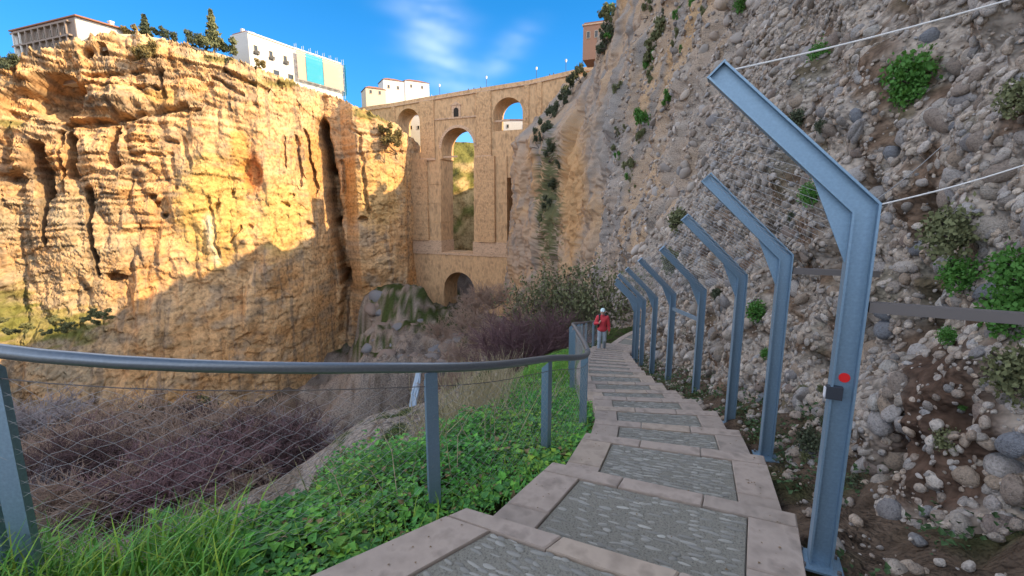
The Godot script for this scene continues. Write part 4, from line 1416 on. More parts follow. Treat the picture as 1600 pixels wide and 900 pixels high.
func slab(c: Array, top: float, bottom: float, m: Material, parent: Node, called := "paving_slab") -> void:
	var cen := Vector2.ZERO
	for q in c: cen += q * 0.25
	var outer := []
	var inner := []
	for q in c:
		var d: Vector2 = (q - cen)
		outer.append(xz(cen + d - d.normalized() * 0.003))
		inner.append(xz(cen + d - d.normalized() * 0.012))
	var b := MB.new()
	var lo := []; var mid := []; var hi := []
	for k in 4:
		lo.append(Vector3(outer[k].x, bottom, outer[k].y))
		mid.append(Vector3(outer[k].x, top - 0.007, outer[k].y))
		hi.append(Vector3(inner[k].x, top, inner[k].y))
	if (outer[1] - outer[0]).cross(outer[2] - outer[0]) > 0:
		lo.reverse(); mid.reverse(); hi.reverse()
	b.quad(hi[0], hi[1], hi[2], hi[3])
	for k in 4:
		var j := (k + 1) % 4
		b.quad(lo[k], lo[j], mid[j], mid[k])
		b.quad(mid[k], mid[j], hi[j], hi[k])
	put(b.mesh(), called, m, parent)

func steps() -> void:
	var o := base("path")
	tag(o, "long flight of shallow stone steps winding down along the cliff", "", "", "structure")
	var slabs := [M.slab_a, M.slab_b, M.slab_c, M.slab_a]
	var px := []; var pc := []
	var peb := stone_meshes
	for k in range(1, Lk.size()):
		var l0: Vector2 = Lk[k - 1]; var r0: Vector2 = Rk[k - 1]
		var l1: Vector2 = Lk[k]; var r1: Vector2 = Rk[k]
		var y: float = Yk[k]
		var s := base("step", Vector3.ZERO, o)
		var w := l1.distance_to(r1)
		var len_ := ((l0 + r0) * 0.5).distance_to((l1 + r1) * 0.5)
		var e := 0.26 / w
		var nz := 0.13 / len_
		var lo := y - 0.24
		# each tread runs 3 cm under the nosing above it
		var lb := l0.lerp(l1, -0.03 / len_); var rb := r0.lerp(r1, -0.03 / len_)
		var ln := l0.lerp(l1, 1.0 - nz); var rn := r0.lerp(r1, 1.0 - nz)
		var parts := 2 if len_ > 0.6 else 1
		for q in parts:
			var t0 := float(q) / parts; var t1 := float(q + 1) / parts
			var a := lb.lerp(ln, t0); var b := lb.lerp(ln, t1)
			var c := rb.lerp(rn, t0); var d := rb.lerp(rn, t1)
			slab([a, a.lerp(c, e), b.lerp(d, e), b], y, lo, slabs[rng.randi() % 4], s)
			slab([c.lerp(a, e), c, d, d.lerp(b, e)], y, lo, slabs[rng.randi() % 4], s)
		var nn := 3 if k < 10 else 2
		for q in nn:
			var t0 := float(q) / nn; var t1 := float(q + 1) / nn
			slab([ln.lerp(rn, t0), ln.lerp(rn, t1), l1.lerp(r1, t1), l1.lerp(r1, t0)], y, lo, slabs[rng.randi() % 4], s, "nosing_slab")
		var ia := lb.lerp(rb, e); var ib := lb.lerp(rb, 1 - e); var ic := ln.lerp(rn, 1 - e); var id := ln.lerp(rn, e)
		slab([ia, ib, ic, id], y - 0.012, lo, M.paving, s, "paving_bed")
		# pebbles set on edge across the tread
		if k > 22: continue
		var worn := k <= 3
		var rows := int(len_ / (0.045 if k < 12 else 0.07))
		for r in rows:
			var t := (r + 0.5) / rows
			var x := 0.0
			while x < 1.0:
				var step := rr(0.05, 0.12)
				x += step / w
				if x > 0.97: break
				if worn and rng.randf() < 0.4: continue
				if rng.randf() < 0.15: continue
				var pa := ia.lerp(id, t + rr(-.3, .3) / rows); var pb := ib.lerp(ic, t + rr(-.3, .3) / rows)
				var p := pa.lerp(pb, x)
				var dir := (pb - pa).normalized()
				var sz := step * 0.46
				var bs := Basis(Vector3(dir.x, 0, -dir.y), Vector3.UP, Vector3(dir.y, 0, dir.x)).rotated(Vector3.UP, rr(-.18, .18))
				px.append(Transform3D(bs.scaled_local(Vector3(sz, rr(0.006, 0.013), rr(0.009, 0.017))), Vector3(p.x, y - 0.012 + rr(-0.004, 0.001), -p.y)))
				var v := rr(0.20, 0.33) * (1.25 if rng.randf() < 0.1 else 1.0)
				pc.append(Color(v * 1.05, v * 1.0, v * 0.88))
	for v in 3:
		var xs := []; var cs := []
		for i in range(v, px.size(), 3):
			xs.append(px[i]); cs.append(pc[i])
		tag(multi(stone_meshes[v], xs, cs, "pebbles", M.pebble, o), "", "", "", "stuff")
	# grit and dry leaf litter blown onto the treads
	var gx := []
	for n in 420:
		var k := 2 + int(pow(rng.randf(), 1.6) * 16)
		var u := rng.randf()
		if rng.randf() < 0.6: u = 0.03 + 0.1 * rng.randf() if rng.randf() < 0.5 else 0.97 - 0.1 * rng.randf()
		var t := rng.randf()
		var q: Vector2 = Lk[k - 1].lerp(Lk[k], 0.06 + 0.9 * t).lerp(Rk[k - 1].lerp(Rk[k], 0.06 + 0.9 * t), u)
		var sz := rr(0.006, 0.02)
		gx.append(Transform3D(Basis.from_euler(Vector3(rr(-.3, .3), rr(0, TAU), rr(-.3, .3))).scaled_local(Vector3(sz, sz, sz)), Vector3(q.x, Yk[k] + 0.004, -q.y)))
	tag(multi(leaf_mesh(), gx, [], "litter", M.litter, o), "", "", "", "stuff")
	# soil shoulder between the steps and the wall
	var pts := PackedVector3Array(); var col := PackedColorArray()
	var nu := 240
	var nv := 16
	for i in nu:
		var fi := float(i) / (nu - 1) * (Rk.size() - 1)
		var k := mini(int(fi), Rk.size() - 2)
		var a: Vector2 = Lk[k].lerp(Lk[k + 1], fi - k); var r: Vector2 = Rk[k].lerp(Rk[k + 1], fi - k)
		var y: float = lerpf(Yk[k], Yk[k + 1], fi - k)
		var d := (r - a).normalized()
		for j in nv:
			var w := -0.25 + 2.2 * j / (nv - 1)
			var p := r + d * w
			var yy := y - 0.20 + 0.10 * w + 0.32 * w * w * sm(2.5, 1.0, r.y * 0.2) + 0.14 * nB.get_noise_2d(p.x * 2.2, p.y * 2.2)
			if w < 0.02: yy = y - 0.34
			pts.append(Vector3(p.x, yy, -p.y))
			var n := nB.get_noise_2d(p.x * 1.3 + 5, p.y * 1.3)
			var c := Vector3(.14, .10, .072).lerp(Vector3(.085, .085, .04), sm(0.1, 0.3, n))
			col.append(Color(c.x, c.y, c.z))
	var vg := put(grid_mesh(nu, nv, pts, col), "verge", M.ground)
	tag(vg, "dark earth strip between the steps and the cliff wall", "", "", "structure")
	var sx := []; var sc := []; var wx := []; var wc := []
	for n in 9000:
		var i := int(pow(rng.randf(), 1.3) * (nu * 0.8))
		var j := rng.randi_range(3, nv - 1)
		var p := pts[i * nv + j] + Vector3(rr(-.08, .08), 0, rr(-.08, .08))
		if n % 2:
			var r := 0.007 + 0.05 * pow(rng.randf(), 3.5)
			sx.append(Transform3D(Basis.from_euler(Vector3(rr(-1, 1), rr(0, TAU), rr(-1, 1))).scaled_local(Vector3(r * rr(1, 1.5), r * 0.8, r)), p + Vector3.UP * rr(-0.3, 0.4) * r))
			sc.append(stone_tone())
		elif nB.get_noise_2d(p.x * 1.3 + 5, -p.z * 1.3) > -0.05:
			for q in 5:
				var sz := rr(0.02, 0.05)
				wx.append(Transform3D(Basis.from_euler(Vector3(rr(-1.2, 0.3), rr(0, TAU), rr(-.4, .4)), EULER_ORDER_YXZ).scaled_local(Vector3(sz, sz, sz)), p + Vector3(rr(-.07, .07), rr(0, .09), rr(-.07, .07))))
				var u := rr(0.6, 1.2)
				wc.append(Color(.05 * u, .10 * u, .03 * u))
	tag(multi(stone_meshes[4], sx, sc, "loose_stones", M.stone, vg), "", "", "", "stuff")
	tag(multi(leaf_mesh(), wx, wc, "low_weeds", M.leaf, vg), "", "", "", "stuff")

# ---------------------------------------------------------------- bent steel posts beside the wall
func frame_post(foot: Vector3, a: Vector3, h: float, l: float, called: String) -> Node3D:
	var t := a.cross(Vector3.UP).normalized()
	var o := base(called, foot)
	var D := 0.052
	var tan_ := tan(PI / 8.0)
	var arm := (a + Vector3.UP).normalized()
	var an := (a - Vector3.UP).normalized()
	var end := Vector3.UP * h + arm * l
	for part in 2:
		var b := MB.new()
		for q in [[-D, -D + 0.010, 0.044], [-D + 0.010, D - 0.010, 0.005], [D - 0.010, D, 0.044]]:
			var lo := []; var hi := []
			for c in [[q[0], -q[2]], [q[1], -q[2]], [q[1], q[2]], [q[0], q[2]]]:
				var joint: Vector3 = a * c[0] + Vector3.UP * (h - c[0] * tan_) + t * c[1]
				if part == 0:
					lo.append(a * c[0] + t * c[1]); hi.append(joint)
				else:
					lo.append(joint); hi.append(end + an * c[0] + t * c[1])
			b.hexa([lo[3], lo[2], lo[1], lo[0], hi[3], hi[2], hi[1], hi[0]])
		put(b.mesh(), "upright" if part == 0 else "arm", M.galvanised, o)
	# gusset plate in the inner corner, stiffener plates and base plate
	var p0 := a * D + Vector3.UP * (h - 0.26)
	var p1 := a * D + Vector3.UP * (h - D * tan_)
	var p2 := p1 + arm * 0.24
	var b := MB.new()
	var d := t * 0.006
	b.tri(p0 + d, p1 + d, p2 + d); b.tri(p0 - d, p2 - d, p1 - d)
	b.quad(p0 - d, p0 + d, p2 + d, p2 - d)
	put(b.mesh(), "gusset", M.galvanised, o)
	b = MB.new()
	b.box(Vector3.UP * 0.006, a * 0.1, Vector3.UP * 0.006, t * 0.085)
	put(b.mesh(), "base_plate", M.galvanised, o)
	for c in [[-1, -1], [1, -1], [1, 1], [-1, 1]]:
		b = MB.new()
		var q: Vector3 = a * 0.078 * c[0] + t * 0.064 * c[1]
		b.tube(PackedVector3Array([q, q + Vector3.UP * 0.03]), PackedFloat32Array([0.011, 0.011]), 6, true)
		put(b.mesh(), "bolt", M.dark_steel, o)
	b = MB.new()
	b.box(end + arm * 0.004, an * 0.054, arm * 0.004, t * 0.046)
	put(b.mesh(), "end_plate", M.galvanised, o)
	return o

func net_between(q: Array, nx: int, ny: int, r: float) -> ArrayMesh:     # diamond wire net on the quad q (a b c d)
	var m := MB.new()
	var P := func(u: float, v: float) -> Vector3: return q[0].lerp(q[1], u).lerp(q[3].lerp(q[2], u), v)
	for s in [-1, 1]:
		for i in range(-ny, nx + ny + 1):
			var prev := Vector3.INF
			for j in ny + 1:
				var u: float = float(i + s * j) / nx
				if s > 0 and (u < -0.001 or u > 1.001) or s < 0 and (u < -0.001 or u > 1.001):
					prev = Vector3.INF
					continue
				var p: Vector3 = P.call(clampf(u, 0, 1), float(j) / ny)
				if prev != Vector3.INF: m.bar(prev, p, r, 3)
				prev = p
	return m.mesh()

func right_posts() -> void:
	var feet := [[1.63, 2.16, -1.86], [2.34, 3.93, -2.27], [2.68, 5.31, -2.64], [3.07, 7.3, -3.17], [3.16, 8.88, -3.52], [3.30, 10.39, -3.90], [3.48, 11.9, -4.26], [3.76, 13.4, -4.62], [4.08, 14.9, -4.98], [4.5, 16.3, -5.32]]
	var names := ["bent steel post with a red dot beside the cliff wall", "second bent steel post from the red-dotted one, strutted to the rock", "third bent steel post after the red-dotted one", "fourth bent steel post after the red-dotted one, tied to the fifth", "fifth bent steel post after the red-dotted one", "bent steel post far down the row by the cliff", "bent steel post far down the row by the cliff", "bent steel post far down the row by the cliff", "bent steel post far down the row by the cliff", "bent steel post far down the row by the cliff"]
	names[1] = "bent steel post next to the red-dotted one, strutted to the rock"
	names[2] = "bent steel post two along from the red-dotted one"
	names[3] = "bent steel post three along from the red-dotted one, tied to its neighbour"
	names[4] = "bent steel post four along from the red-dotted one"
	var info := []
	for i in feet.size():
		var f := v3(feet[i][0], feet[i][1], feet[i][2])
		var j0 := maxi(i - 1, 0); var j1 := mini(i + 1, feet.size() - 1)
		var d := Vector3(feet[j1][0] - feet[j0][0], 0, -(feet[j1][1] - feet[j0][1])).normalized()
		var a := Vector3.UP.cross(d).normalized()
		if i == 0: a = Vector3(-0.90, 0, -0.44).normalized()
		var h := 1.86
		var o := frame_post(f, a, h, 0.95, "steel_post")
		tag(o, names[i], "post", "bent steel posts along the cliff wall")
		var arm := (a + Vector3.UP).normalized()
		info.append([f, a, f + Vector3.UP * h, f + Vector3.UP * h + arm * 0.94, o])
		if i < 2:
			var b := MB.new()
			var y: float = [1.40, 1.74][i]
			var l: float = [1.75, 0.62][i]
			b.box(Vector3.UP * y - a * (0.062 + l * 0.5), a * l * 0.5, Vector3.UP * 0.024, a.cross(Vector3.UP) * 0.024)
			put(b.mesh(), "strut", M.dark_steel, o)
		if i == 0:
			var t := a.cross(Vector3.UP).normalized()
			if t.z < 0: t = -t
			var b := MB.new()
			var c := Vector3.UP * 1.04 + t * 0.006 - a * 0.004
			b.tube(PackedVector3Array([c, c + t * 0.003]), PackedFloat32Array([0.024, 0.024]), 20, true)
			put(b.mesh(), "red_dot", M.red_sticker, o)
			b = MB.new()
			b.box(Vector3.UP * 0.965 + a * 0.035 + t * 0.03, a * 0.034, Vector3.UP * 0.032, t * 0.018)
			put(b.mesh(), "lock_box", M.box_dark, o)
			b = MB.new()
			b.box(Vector3.UP * 0.96 + a * 0.072 + t * 0.02, a * 0.003, Vector3.UP * 0.024, t * 0.015)
			put(b.mesh(), "strap", M.white_strap, o)
	# tie between two posts
	var tb := MB.new()
	var ta: Vector3 = info[3][0] + Vector3.UP * 1.37
	var tc: Vector3 = info[4][0] + Vector3.UP * 1.37 + Vector3.UP * 0.2
	tb.box((ta + tc) * 0.5, (tc - ta) * 0.46, Vector3.UP * 0.03, (tc - ta).cross(Vector3.UP).normalized() * 0.02)
	tag(put(tb.mesh(), "tie_bar", M.galvanised), "short steel bar tying two bent posts together", "bar")
	for i in 6:
		var m := net_between([info[i][2], info[i][3], info[i + 1][3], info[i + 1][2]], 9, 14 if i < 4 else 10, 0.0012 + 0.0003 * i)
		var n := put(m, "rockfall_net", M.wire)
		tag(n, ["wire rockfall net between the red-dotted post and its neighbour", "wire rockfall net between arms of bent steel posts"][mini(i, 1)], "net", "rockfall nets between the posts")
	# ropes and cables from the first post to the rock
	var tip: Vector3 = info[0][3]
	var bend: Vector3 = info[0][2]
	var ropes := [[tip, at(1590, -4, 2.55), 0.005, "white rope tied from the tip of the first steel arm to the rock", "rope", "rope"], [bend, at(1640, 245, 2.3), 0.004, "pale cable from the bend of the red-dotted post across the rock", "cable", "rope"], [bend, at(1475, 225, 3.0), 0.0025, "thin wire from the bend of the red-dotted post up to the rock", "cable", "wire"]]
	for r in ropes:
		var b := MB.new()
		var p := PackedVector3Array(); var w := PackedFloat32Array()
		for k in 9:
			var q: Vector3 = r[0].lerp(r[1], k / 8.0)
			q.y -= 0.015 * sin(PI * k / 8.0)
			p.append(q); w.append(r[2])
		b.tube(p, w, 5)
		tag(put(b.mesh(), r[4], M[r[5]]), r[3], r[4])

# ---------------------------------------------------------------- railing on the gorge side
func railing() -> void:
	var P := [[-4.3, 1.9, -0.02, true], [-2.12, 1.72, -0.53, true], [-0.47, 2.55, -0.91, false], [0.33, 3.85, -1.29, false], [0.86, 5.02, -1.61, true]]
	for k in [9, 11, 13, 15, 17, 19, 21, 23]:
		var l: Vector2 = Lk[k]; var r: Vector2 = Rk[k]
		var q := l + (l - r).normalized() * 0.10
		P.append([q.x, q.y, Yk[k] - EYE + 0.98, k % 4 == 1])
	var tops := []
	for p in P: tops.append(v3(p[0], p[1], p[2]))
	var o := base("railing", tops[2] - Vector3.UP)
	tag(o, "steel handrail with posts and cable netting along the drop", "railing")
	var off: Vector3 = o.position
	# handrail tube, smoothed between posts
	var pts := PackedVector3Array(); var rad := PackedFloat32Array()
	for i in tops.size() - 1:
		for k in 8:
			var t := k / 8.0
			pts.append(tops[maxi(i - 1, 0)].cubic_interpolate_in_time(tops[i + 1], tops[maxi(i - 1, 0)], tops[mini(i + 2, tops.size() - 1)], t, 1, -1, 2) if false else catmull(tops, i, t))
			rad.append(0.029)
	pts.append(tops[-1]); rad.append(0.029)
	var cut := 32          # the near length ends at the double post
	var b := MB.new()
	var a1 := PackedVector3Array()
	for p in pts.slice(0, cut + 1): a1.append(p - off)
	b.tube(a1, rad.slice(0, cut + 1), 14, true)
	put(b.mesh(), "handrail", M.rail_steel, o)
	b = MB.new()
	a1 = PackedVector3Array()
	for p in pts.slice(cut + 1): a1.append(p - off - Vector3.UP * 0.02)
	b.tube(a1, rad.slice(cut + 1), 12, true)
	put(b.mesh(), "handrail", M.rail_steel, o)
	for i in tops.size():
		var d: Vector3 = tops[mini(i + 1, tops.size() - 1)] - tops[maxi(i - 1, 0)]
		d.y = 0
		d = d.normalized()
		var n := d.cross(Vector3.UP).normalized()      # to the path side
		if i < 2 : pass
		for s in ([-0.055, 0.055] if P[i][3] else [0.0]):
			var q: Vector3 = tops[i] - off + d * s - n * 0.02
			if absf(s) > 0:
				var slope: float = (tops[mini(i + 1, tops.size() - 1)].y - tops[maxi(i - 1, 0)].y) / maxf(0.1, Vector2(tops[mini(i + 1, tops.size() - 1)].x - tops[maxi(i - 1, 0)].x, tops[mini(i + 1, tops.size() - 1)].z - tops[maxi(i - 1, 0)].z).length())
				q.y += slope * s
			b = MB.new()
			# T section: flange across the rail, web towards the gorge
			var H := 1.12 if i > 1 else 1.6
			b.box(q - Vector3.UP * (H * 0.5 + 0.03) + n * 0.02, d * 0.04, Vector3.UP * H * 0.5, n * 0.005)
			var w0 := q - n * 0.0; var hw := 0.006
			var lo := []; var hi := []
			for c in [[0.015, -hw], [0.015, hw], [-0.055, hw], [-0.055, -hw]]:
				lo.append(w0 + n * c[0] + d * c[1] - Vector3.UP * (H + 0.03))
				hi.append(w0 + n * c[0] + d * c[1] - Vector3.UP * (0.03 if c[0] > 0 else 0.10))
			b.hexa([lo[0], lo[1], lo[2], lo[3], hi[0], hi[1], hi[2], hi[3]])
			put(b.mesh(), "rail_post", M.galvanised, o)
	# cable net panels hung below a top cable
	for i in range(0, tops.size() - 1):
		var l: float = tops[i].distance_to(tops[i + 1])
		var n := 4
		b = MB.new()
		var w := PackedVector3Array(); var r := PackedFloat32Array()
		var low := PackedVector3Array()
		for k in n * 2 + 1:
			var q := catmull(tops, i, float(k) / (n * 2)) - off
			w.append(q - Vector3.UP * 0.115); r.append(0.0028)
			low.append(q - Vector3.UP * 1.0)
		b.tube(w, r, 5)
		b.tube(low, r, 5)
		put(b.mesh(), "cable", M.dark_steel if i < 4 else M.wire, o)
		var m := MB.new()
		var nx := int(l / 0.10); var ny := 14
		for s in [-1, 1]:
			for c in range(-ny, nx + ny + 1):
				var prev := Vector3.INF
				for j in ny * 2 + 1:
					var uu: float = (c + s * j * 0.5) / nx
					if uu < -0.001 or uu > 1.001:
						prev = Vector3.INF
						continue
					var q := catmull(tops, i, clampf(uu, 0, 1)) - off - Vector3.UP * (0.115 + 0.885 * j / (ny * 2.0))
					q += Vector3(rr(-.006, .006), rr(-.012, .012), rr(-.006, .006))
					if prev != Vector3.INF: m.bar(prev, q, 0.0007 + 0.00016 * mini(i, 6), 3)
					prev = q
		tag(put(m.mesh(), "cable_net", M.wire, o), "", "", "", "stuff")

func catmull(p: Array, i: int, t: float) -> Vector3:
	var a: Vector3 = p[maxi(i - 1, 0)]; var b: Vector3 = p[i]; var c: Vector3 = p[mini(i + 1, p.size() - 1)]; var d: Vector3 = p[mini(i + 2, p.size() - 1)]
	return b.cubic_interpolate(c, a, d, t)

# ---------------------------------------------------------------- the walker
func sdf_mesh(bones: Array, cell: float, k: float, pad := 0.03, cut := []) -> ArrayMesh:
	var lo := Vector3.INF; var hi := -Vector3.INF
	for b in bones:
		for e in 2:
			var r: float = b[2 + e] + pad
			lo = lo.min(b[e] - Vector3.ONE * r)
			hi = hi.max(b[e] + Vector3.ONE * r)
	var nx := int((hi.x - lo.x) / cell) + 2; var ny := int((hi.y - lo.y) / cell) + 2; var nz := int((hi.z - lo.z) / cell) + 2
	var f := PackedFloat32Array()
	f.resize(nx * ny * nz)
	for x in nx:
		for y in ny:
			for z in nz:
				var p := lo + Vector3(x, y, z) * cell
				var d := 9.0
				for b in bones:
					var a: Vector3 = b[0]
					var ab: Vector3 = b[1] - a
					var t: float = clampf((p - a).dot(ab) / maxf(ab.length_squared(), 1e-8), 0, 1)
					var q: float = (p - a - ab * t).length() - lerpf(b[2], b[3], t)
					var h := clampf(0.5 + 0.5 * (d - q) / k, 0, 1)
					d = lerpf(d, q, h) - k * h * (1 - h)
				for c in cut: d = maxf(d, (p - c[0]).dot(c[1]))
				f[(x * ny + y) * nz + z] = d
	var id := {}
	var vs := PackedVector3Array()
	for x in nx - 1:
		for y in ny - 1:
			for z in nz - 1:
				var s := Vector3.ZERO
				var n := 0
				var i0 := (x * ny + y) * nz + z
				var c := [f[i0], f[i0 + ny * nz], f[i0 + nz], f[i0 + ny * nz + nz], f[i0 + 1], f[i0 + ny * nz + 1], f[i0 + nz + 1], f[i0 + ny * nz + nz + 1]]
				var neg := 0
				for v in c: if v < 0: neg += 1
				if neg == 0 or neg == 8: continue
				for e in [[0, 1], [2, 3], [4, 5], [6, 7], [0, 2], [1, 3], [4, 6], [5, 7], [0, 4], [1, 5], [2, 6], [3, 7]]:
					var a: float = c[e[0]]; var b: float = c[e[1]]
					if (a < 0) != (b < 0):
						var t := a / (a - b)
						var pa := Vector3(e[0] & 1, (e[0] >> 1) & 1, e[0] >> 2); var pb := Vector3(e[1] & 1, (e[1] >> 1) & 1, e[1] >> 2)
						s += pa.lerp(pb, t)
						n += 1
				id[i0] = vs.size()
				vs.append(lo + (Vector3(x, y, z) + s / n) * cell)
	var st := SurfaceTool.new()
	st.begin(Mesh.PRIMITIVE_TRIANGLES)
	st.set_smooth_group(0)
	for v in vs: st.add_vertex(v)
	var st3 := [ny * nz, nz, 1]
	for i0 in id:
		for ax in 3:
			var u: int = st3[(ax + 1) % 3]; var w: int = st3[(ax + 2) % 3]
			var a := f[i0]; var b: float = f[i0 + st3[ax]] if i0 + st3[ax] < f.size() else 1.0
			if (a < 0) == (b < 0): continue
			if not (id.has(i0 - u) and id.has(i0 - w) and id.has(i0 - u - w)): continue
			var q := [id[i0], id[i0 - u], id[i0 - u - w], id[i0 - w]]
			if a < 0: q = [q[0], q[3], q[2], q[1]]
			for k2 in [0, 1, 2, 0, 2, 3]: st.add_index(q[k2])
	st.generate_normals()
	return st.commit()

func walker() -> void:
	var o := base("person", Vector3(3.30, -3.6, -16.35))
	o.rotation.y = -0.2
	o.scale = Vector3.ONE * 0.93
	tag(o, "walker in red jacket and pale cap coming up the steps", "person")
	# faces +z (towards the camera); its right side is -x
	var hipR := Vector3(-.09, .90, 0); var hipL := Vector3(.09, .90, 0)
	var kneeR := Vector3(-.10, .49, .10); var kneeL := Vector3(.10, .48, .02)
	var ankR := Vector3(-.10, .085, .14); var ankL := Vector3(.10, .10, -.20)
	var shR := Vector3(-.175, 1.40, 0); var shL := Vector3(.175, 1.40, 0)
	var elR := Vector3(-.27, 1.14, .02); var elL := Vector3(.245, 1.12, -.03)
	var wrR := Vector3(-.13, 1.20, .19); var wrL := Vector3(.27, .87, .03)
	var body := [[hipR, kneeR, .078, .052], [kneeR, ankR, .052, .036], [hipL, kneeL, .078, .052], [kneeL, ankL, .052, .036], [Vector3(-.05, .93, 0), Vector3(.05, .93, 0), .10, .10], [Vector3(0, .95, 0), Vector3(0, 1.2, .01), .11, .12], [Vector3(-.09, 1.34, 0), Vector3(.09, 1.34, 0), .085, .085], [Vector3(0, 1.4, 0), Vector3(0, 1.52, .01), .052, .048], [shR, elR, .05, .04], [elR, wrR, .038, .026], [shL, elL, .05, .04], [elL, wrL, .038, .026], [Vector3(0, 1.60, .015), Vector3(0, 1.645, .005), .078, .088], [Vector3(0, 1.55, .03), Vector3(0, 1.58, .03), .055, .062], [ankR, ankR + Vector3(0, -.05, .12), .036, .03], [ankL, ankL + Vector3(0, -.055, .11), .036, .03]]
	var st := SurfaceTool.new()
	st.begin(Mesh.PRIMITIVE_TRIANGLES)
	st.append_from(sdf_mesh(body, 0.024, 0.03), 0, Transform3D())
	# face: nose, brow, chin, ears on a finer grid
	var face := [[Vector3(0, 1.60, .015), Vector3(0, 1.645, .005), .080, .090], [Vector3(0, 1.54, .045), Vector3(0, 1.57, .03), .045, .06], [Vector3(0, 1.615, .095), Vector3(0, 1.585, .112), .010, .014], [Vector3(-.035, 1.625, .078), Vector3(.035, 1.625, .078), .014, .014], [Vector3(-.018, 1.553, .083), Vector3(.018, 1.553, .083), .010, .010], [Vector3(-.086, 1.61, 0), Vector3(-.088, 1.58, 0), .016, .011], [Vector3(.086, 1.61, 0), Vector3(.088, 1.58, 0), .016, .011]]
	st.append_from(sdf_mesh(face, 0.010, 0.012), 0, Transform3D())
	for hand in [[wrR, Vector3(.25, .75, .35).normalized(), Vector3(0, -.3, 1)], [wrL, Vector3(.02, -1, .12).normalized(), Vector3(0, 0.1, 1)]]:
		var w: Vector3 = hand[0]; var d: Vector3 = hand[1]
		var across: Vector3 = hand[2].cross(d).normalized() if false else (hand[2] - d * hand[2].dot(d)).normalized()
		var inn := d.cross(across).normalized()
		var hb := [[w, w + d * .045, .022, .026], [w + d * .04 - across * .018, w + d * .085 - across * .024, .017, .014], [w + d * .04 + across * .018, w + d * .085 + across * .024, .017, .014]]
		for i in 4:
			var r0 := w + d * .085 + across * (-.030 + .02 * i)
			var ln: float = [.062, .074, .07, .052][i]
			var m := r0 + d * ln * .5 + inn * .008
			hb.append([r0, m, .0095, .009]); hb.append([m, m + d * ln * .35 + inn * .022, .009, .0075])
		var tb := w + d * .025 + across * .028
		hb.append([tb, tb + d * .035 + across * .022 + inn * .012, .011, .010]); hb.append([tb + d * .035 + across * .022 + inn * .012, tb + d * .062 + across * .018 + inn * .022, .010, .008])
		st.append_from(sdf_mesh(hb, 0.0065, 0.008), 0, Transform3D())
	put(st.commit(), "body", M.skin, o)
	var jk := [[Vector3(-.055, .93, 0), Vector3(.055, .93, 0), .135, .135], [Vector3(0, .97, 0), Vector3(0, 1.2, .01), .15, .155], [Vector3(-.10, 1.34, 0), Vector3(.10, 1.34, 0), .105, .105], [Vector3(0, 1.4, 0), Vector3(0, 1.475, .01), .085, .075], [shR, elR, .078, .064], [elR, wrR.lerp(elR, .12), .064, .046], [shL, elL, .078, .062], [elL, wrL.lerp(elL, .06), .062, .046]]
	put(sdf_mesh(jk, 0.022, 0.035, 0.03, [[Vector3(0, .84, 0), Vector3.DOWN]]), "jacket", M.jacket, o)
	var tr := [[hipR, kneeR, .098, .074], [kneeR, ankR + Vector3(0, .01, -.01), .074, .062], [hipL, kneeL, .098, .074], [kneeL, ankL + Vector3(0, .01, 0), .074, .060], [Vector3(-.05, .93, 0), Vector3(.05, .93, 0), .115, .115]]
	put(sdf_mesh(tr, 0.022, 0.025), "trousers", M.jeans, o)
	for a in [[ankR, "right"], [ankL, "left"]]:
		var p: Vector3 = a[0]
		put(sdf_mesh([[p + Vector3(0, -.03, -.02), p + Vector3(0, -.05, .03), .047, .045], [p + Vector3(0, -.05, .03), p + Vector3(0, -.055, .13), .045, .034]], 0.014, 0.02), "shoe", M.shoe, o)
		var b := MB.new()
		b.box(p + Vector3(0, -.085, .05), Vector3(.042, 0, 0), Vector3(0, .009, 0), Vector3(0, 0, .11))
		put(b.mesh(), "sole", M.shoe_white if a[1] == "right" else M.shoe, o)
	var cp := sdf_mesh([[Vector3(0, 1.655, 0), Vector3(0, 1.675, -.005), .098, .092], [Vector3(-.03, 1.668, .09), Vector3(-.035, 1.655, .15), .035, .02], [Vector3(.03, 1.668, .09), Vector3(.035, 1.655, .15), .035, .02]], 0.012, 0.02, 0.03, [[Vector3(0, 1.643, 0), Vector3(0, -1, -.06)]])
	put(cp, "cap", M.cap, o)
	put(sdf_mesh([[Vector3(-.03, 1.60, -.055), Vector3(.03, 1.60, -.055), .062, .062], [Vector3(-.076, 1.62, -.01), Vector3(-.07, 1.57, -.04), .02, .018], [Vector3(.076, 1.62, -.01), Vector3(.07, 1.57, -.04), .02, .018]], 0.012, 0.02), "hair", M.bark, o)
	for e in [-1, 1]:
		var b := MB.new()
		b.tube(PackedVector3Array([Vector3(e * .03, 1.607, .088), Vector3(e * .03, 1.607, .095)]), PackedFloat32Array([.011, .006]), 8, true)
		put(b.mesh(), "eye", M.strap, o)
	var pk := MB.new()
	var pts := PackedVector3Array([Vector3(-.11, 1.47, -.10), Vector3(-.12, 1.50, 0), Vector3(-.125, 1.43, .10), Vector3(-.13, 1.28, .165), Vector3(-.14, 1.12, .155), Vector3(-.17, 1.0, .05), Vector3(-.14, .98, -.12)])
	var rad := PackedFloat32Array()
	for i in pts.size(): rad.append(.024)
	pk.tube(pts, rad, 8, true)
	var bag := base("backpack", o.position)
	bag.rotation.y = o.rotation.y
	bag.scale = o.scale
	tag(bag, "dark backpack worn by the walker in the red jacket", "backpack")
	put(pk.mesh(), "strap", M.strap, bag)
	put(sdf_mesh([[Vector3(-.09, 1.38, -.22), Vector3(-.09, 1.05, -.24), .11, .13], [Vector3(.09, 1.38, -.22), Vector3(.09, 1.05, -.24), .11, .13]], 0.03, 0.04), "bag", M.box_dark, bag)

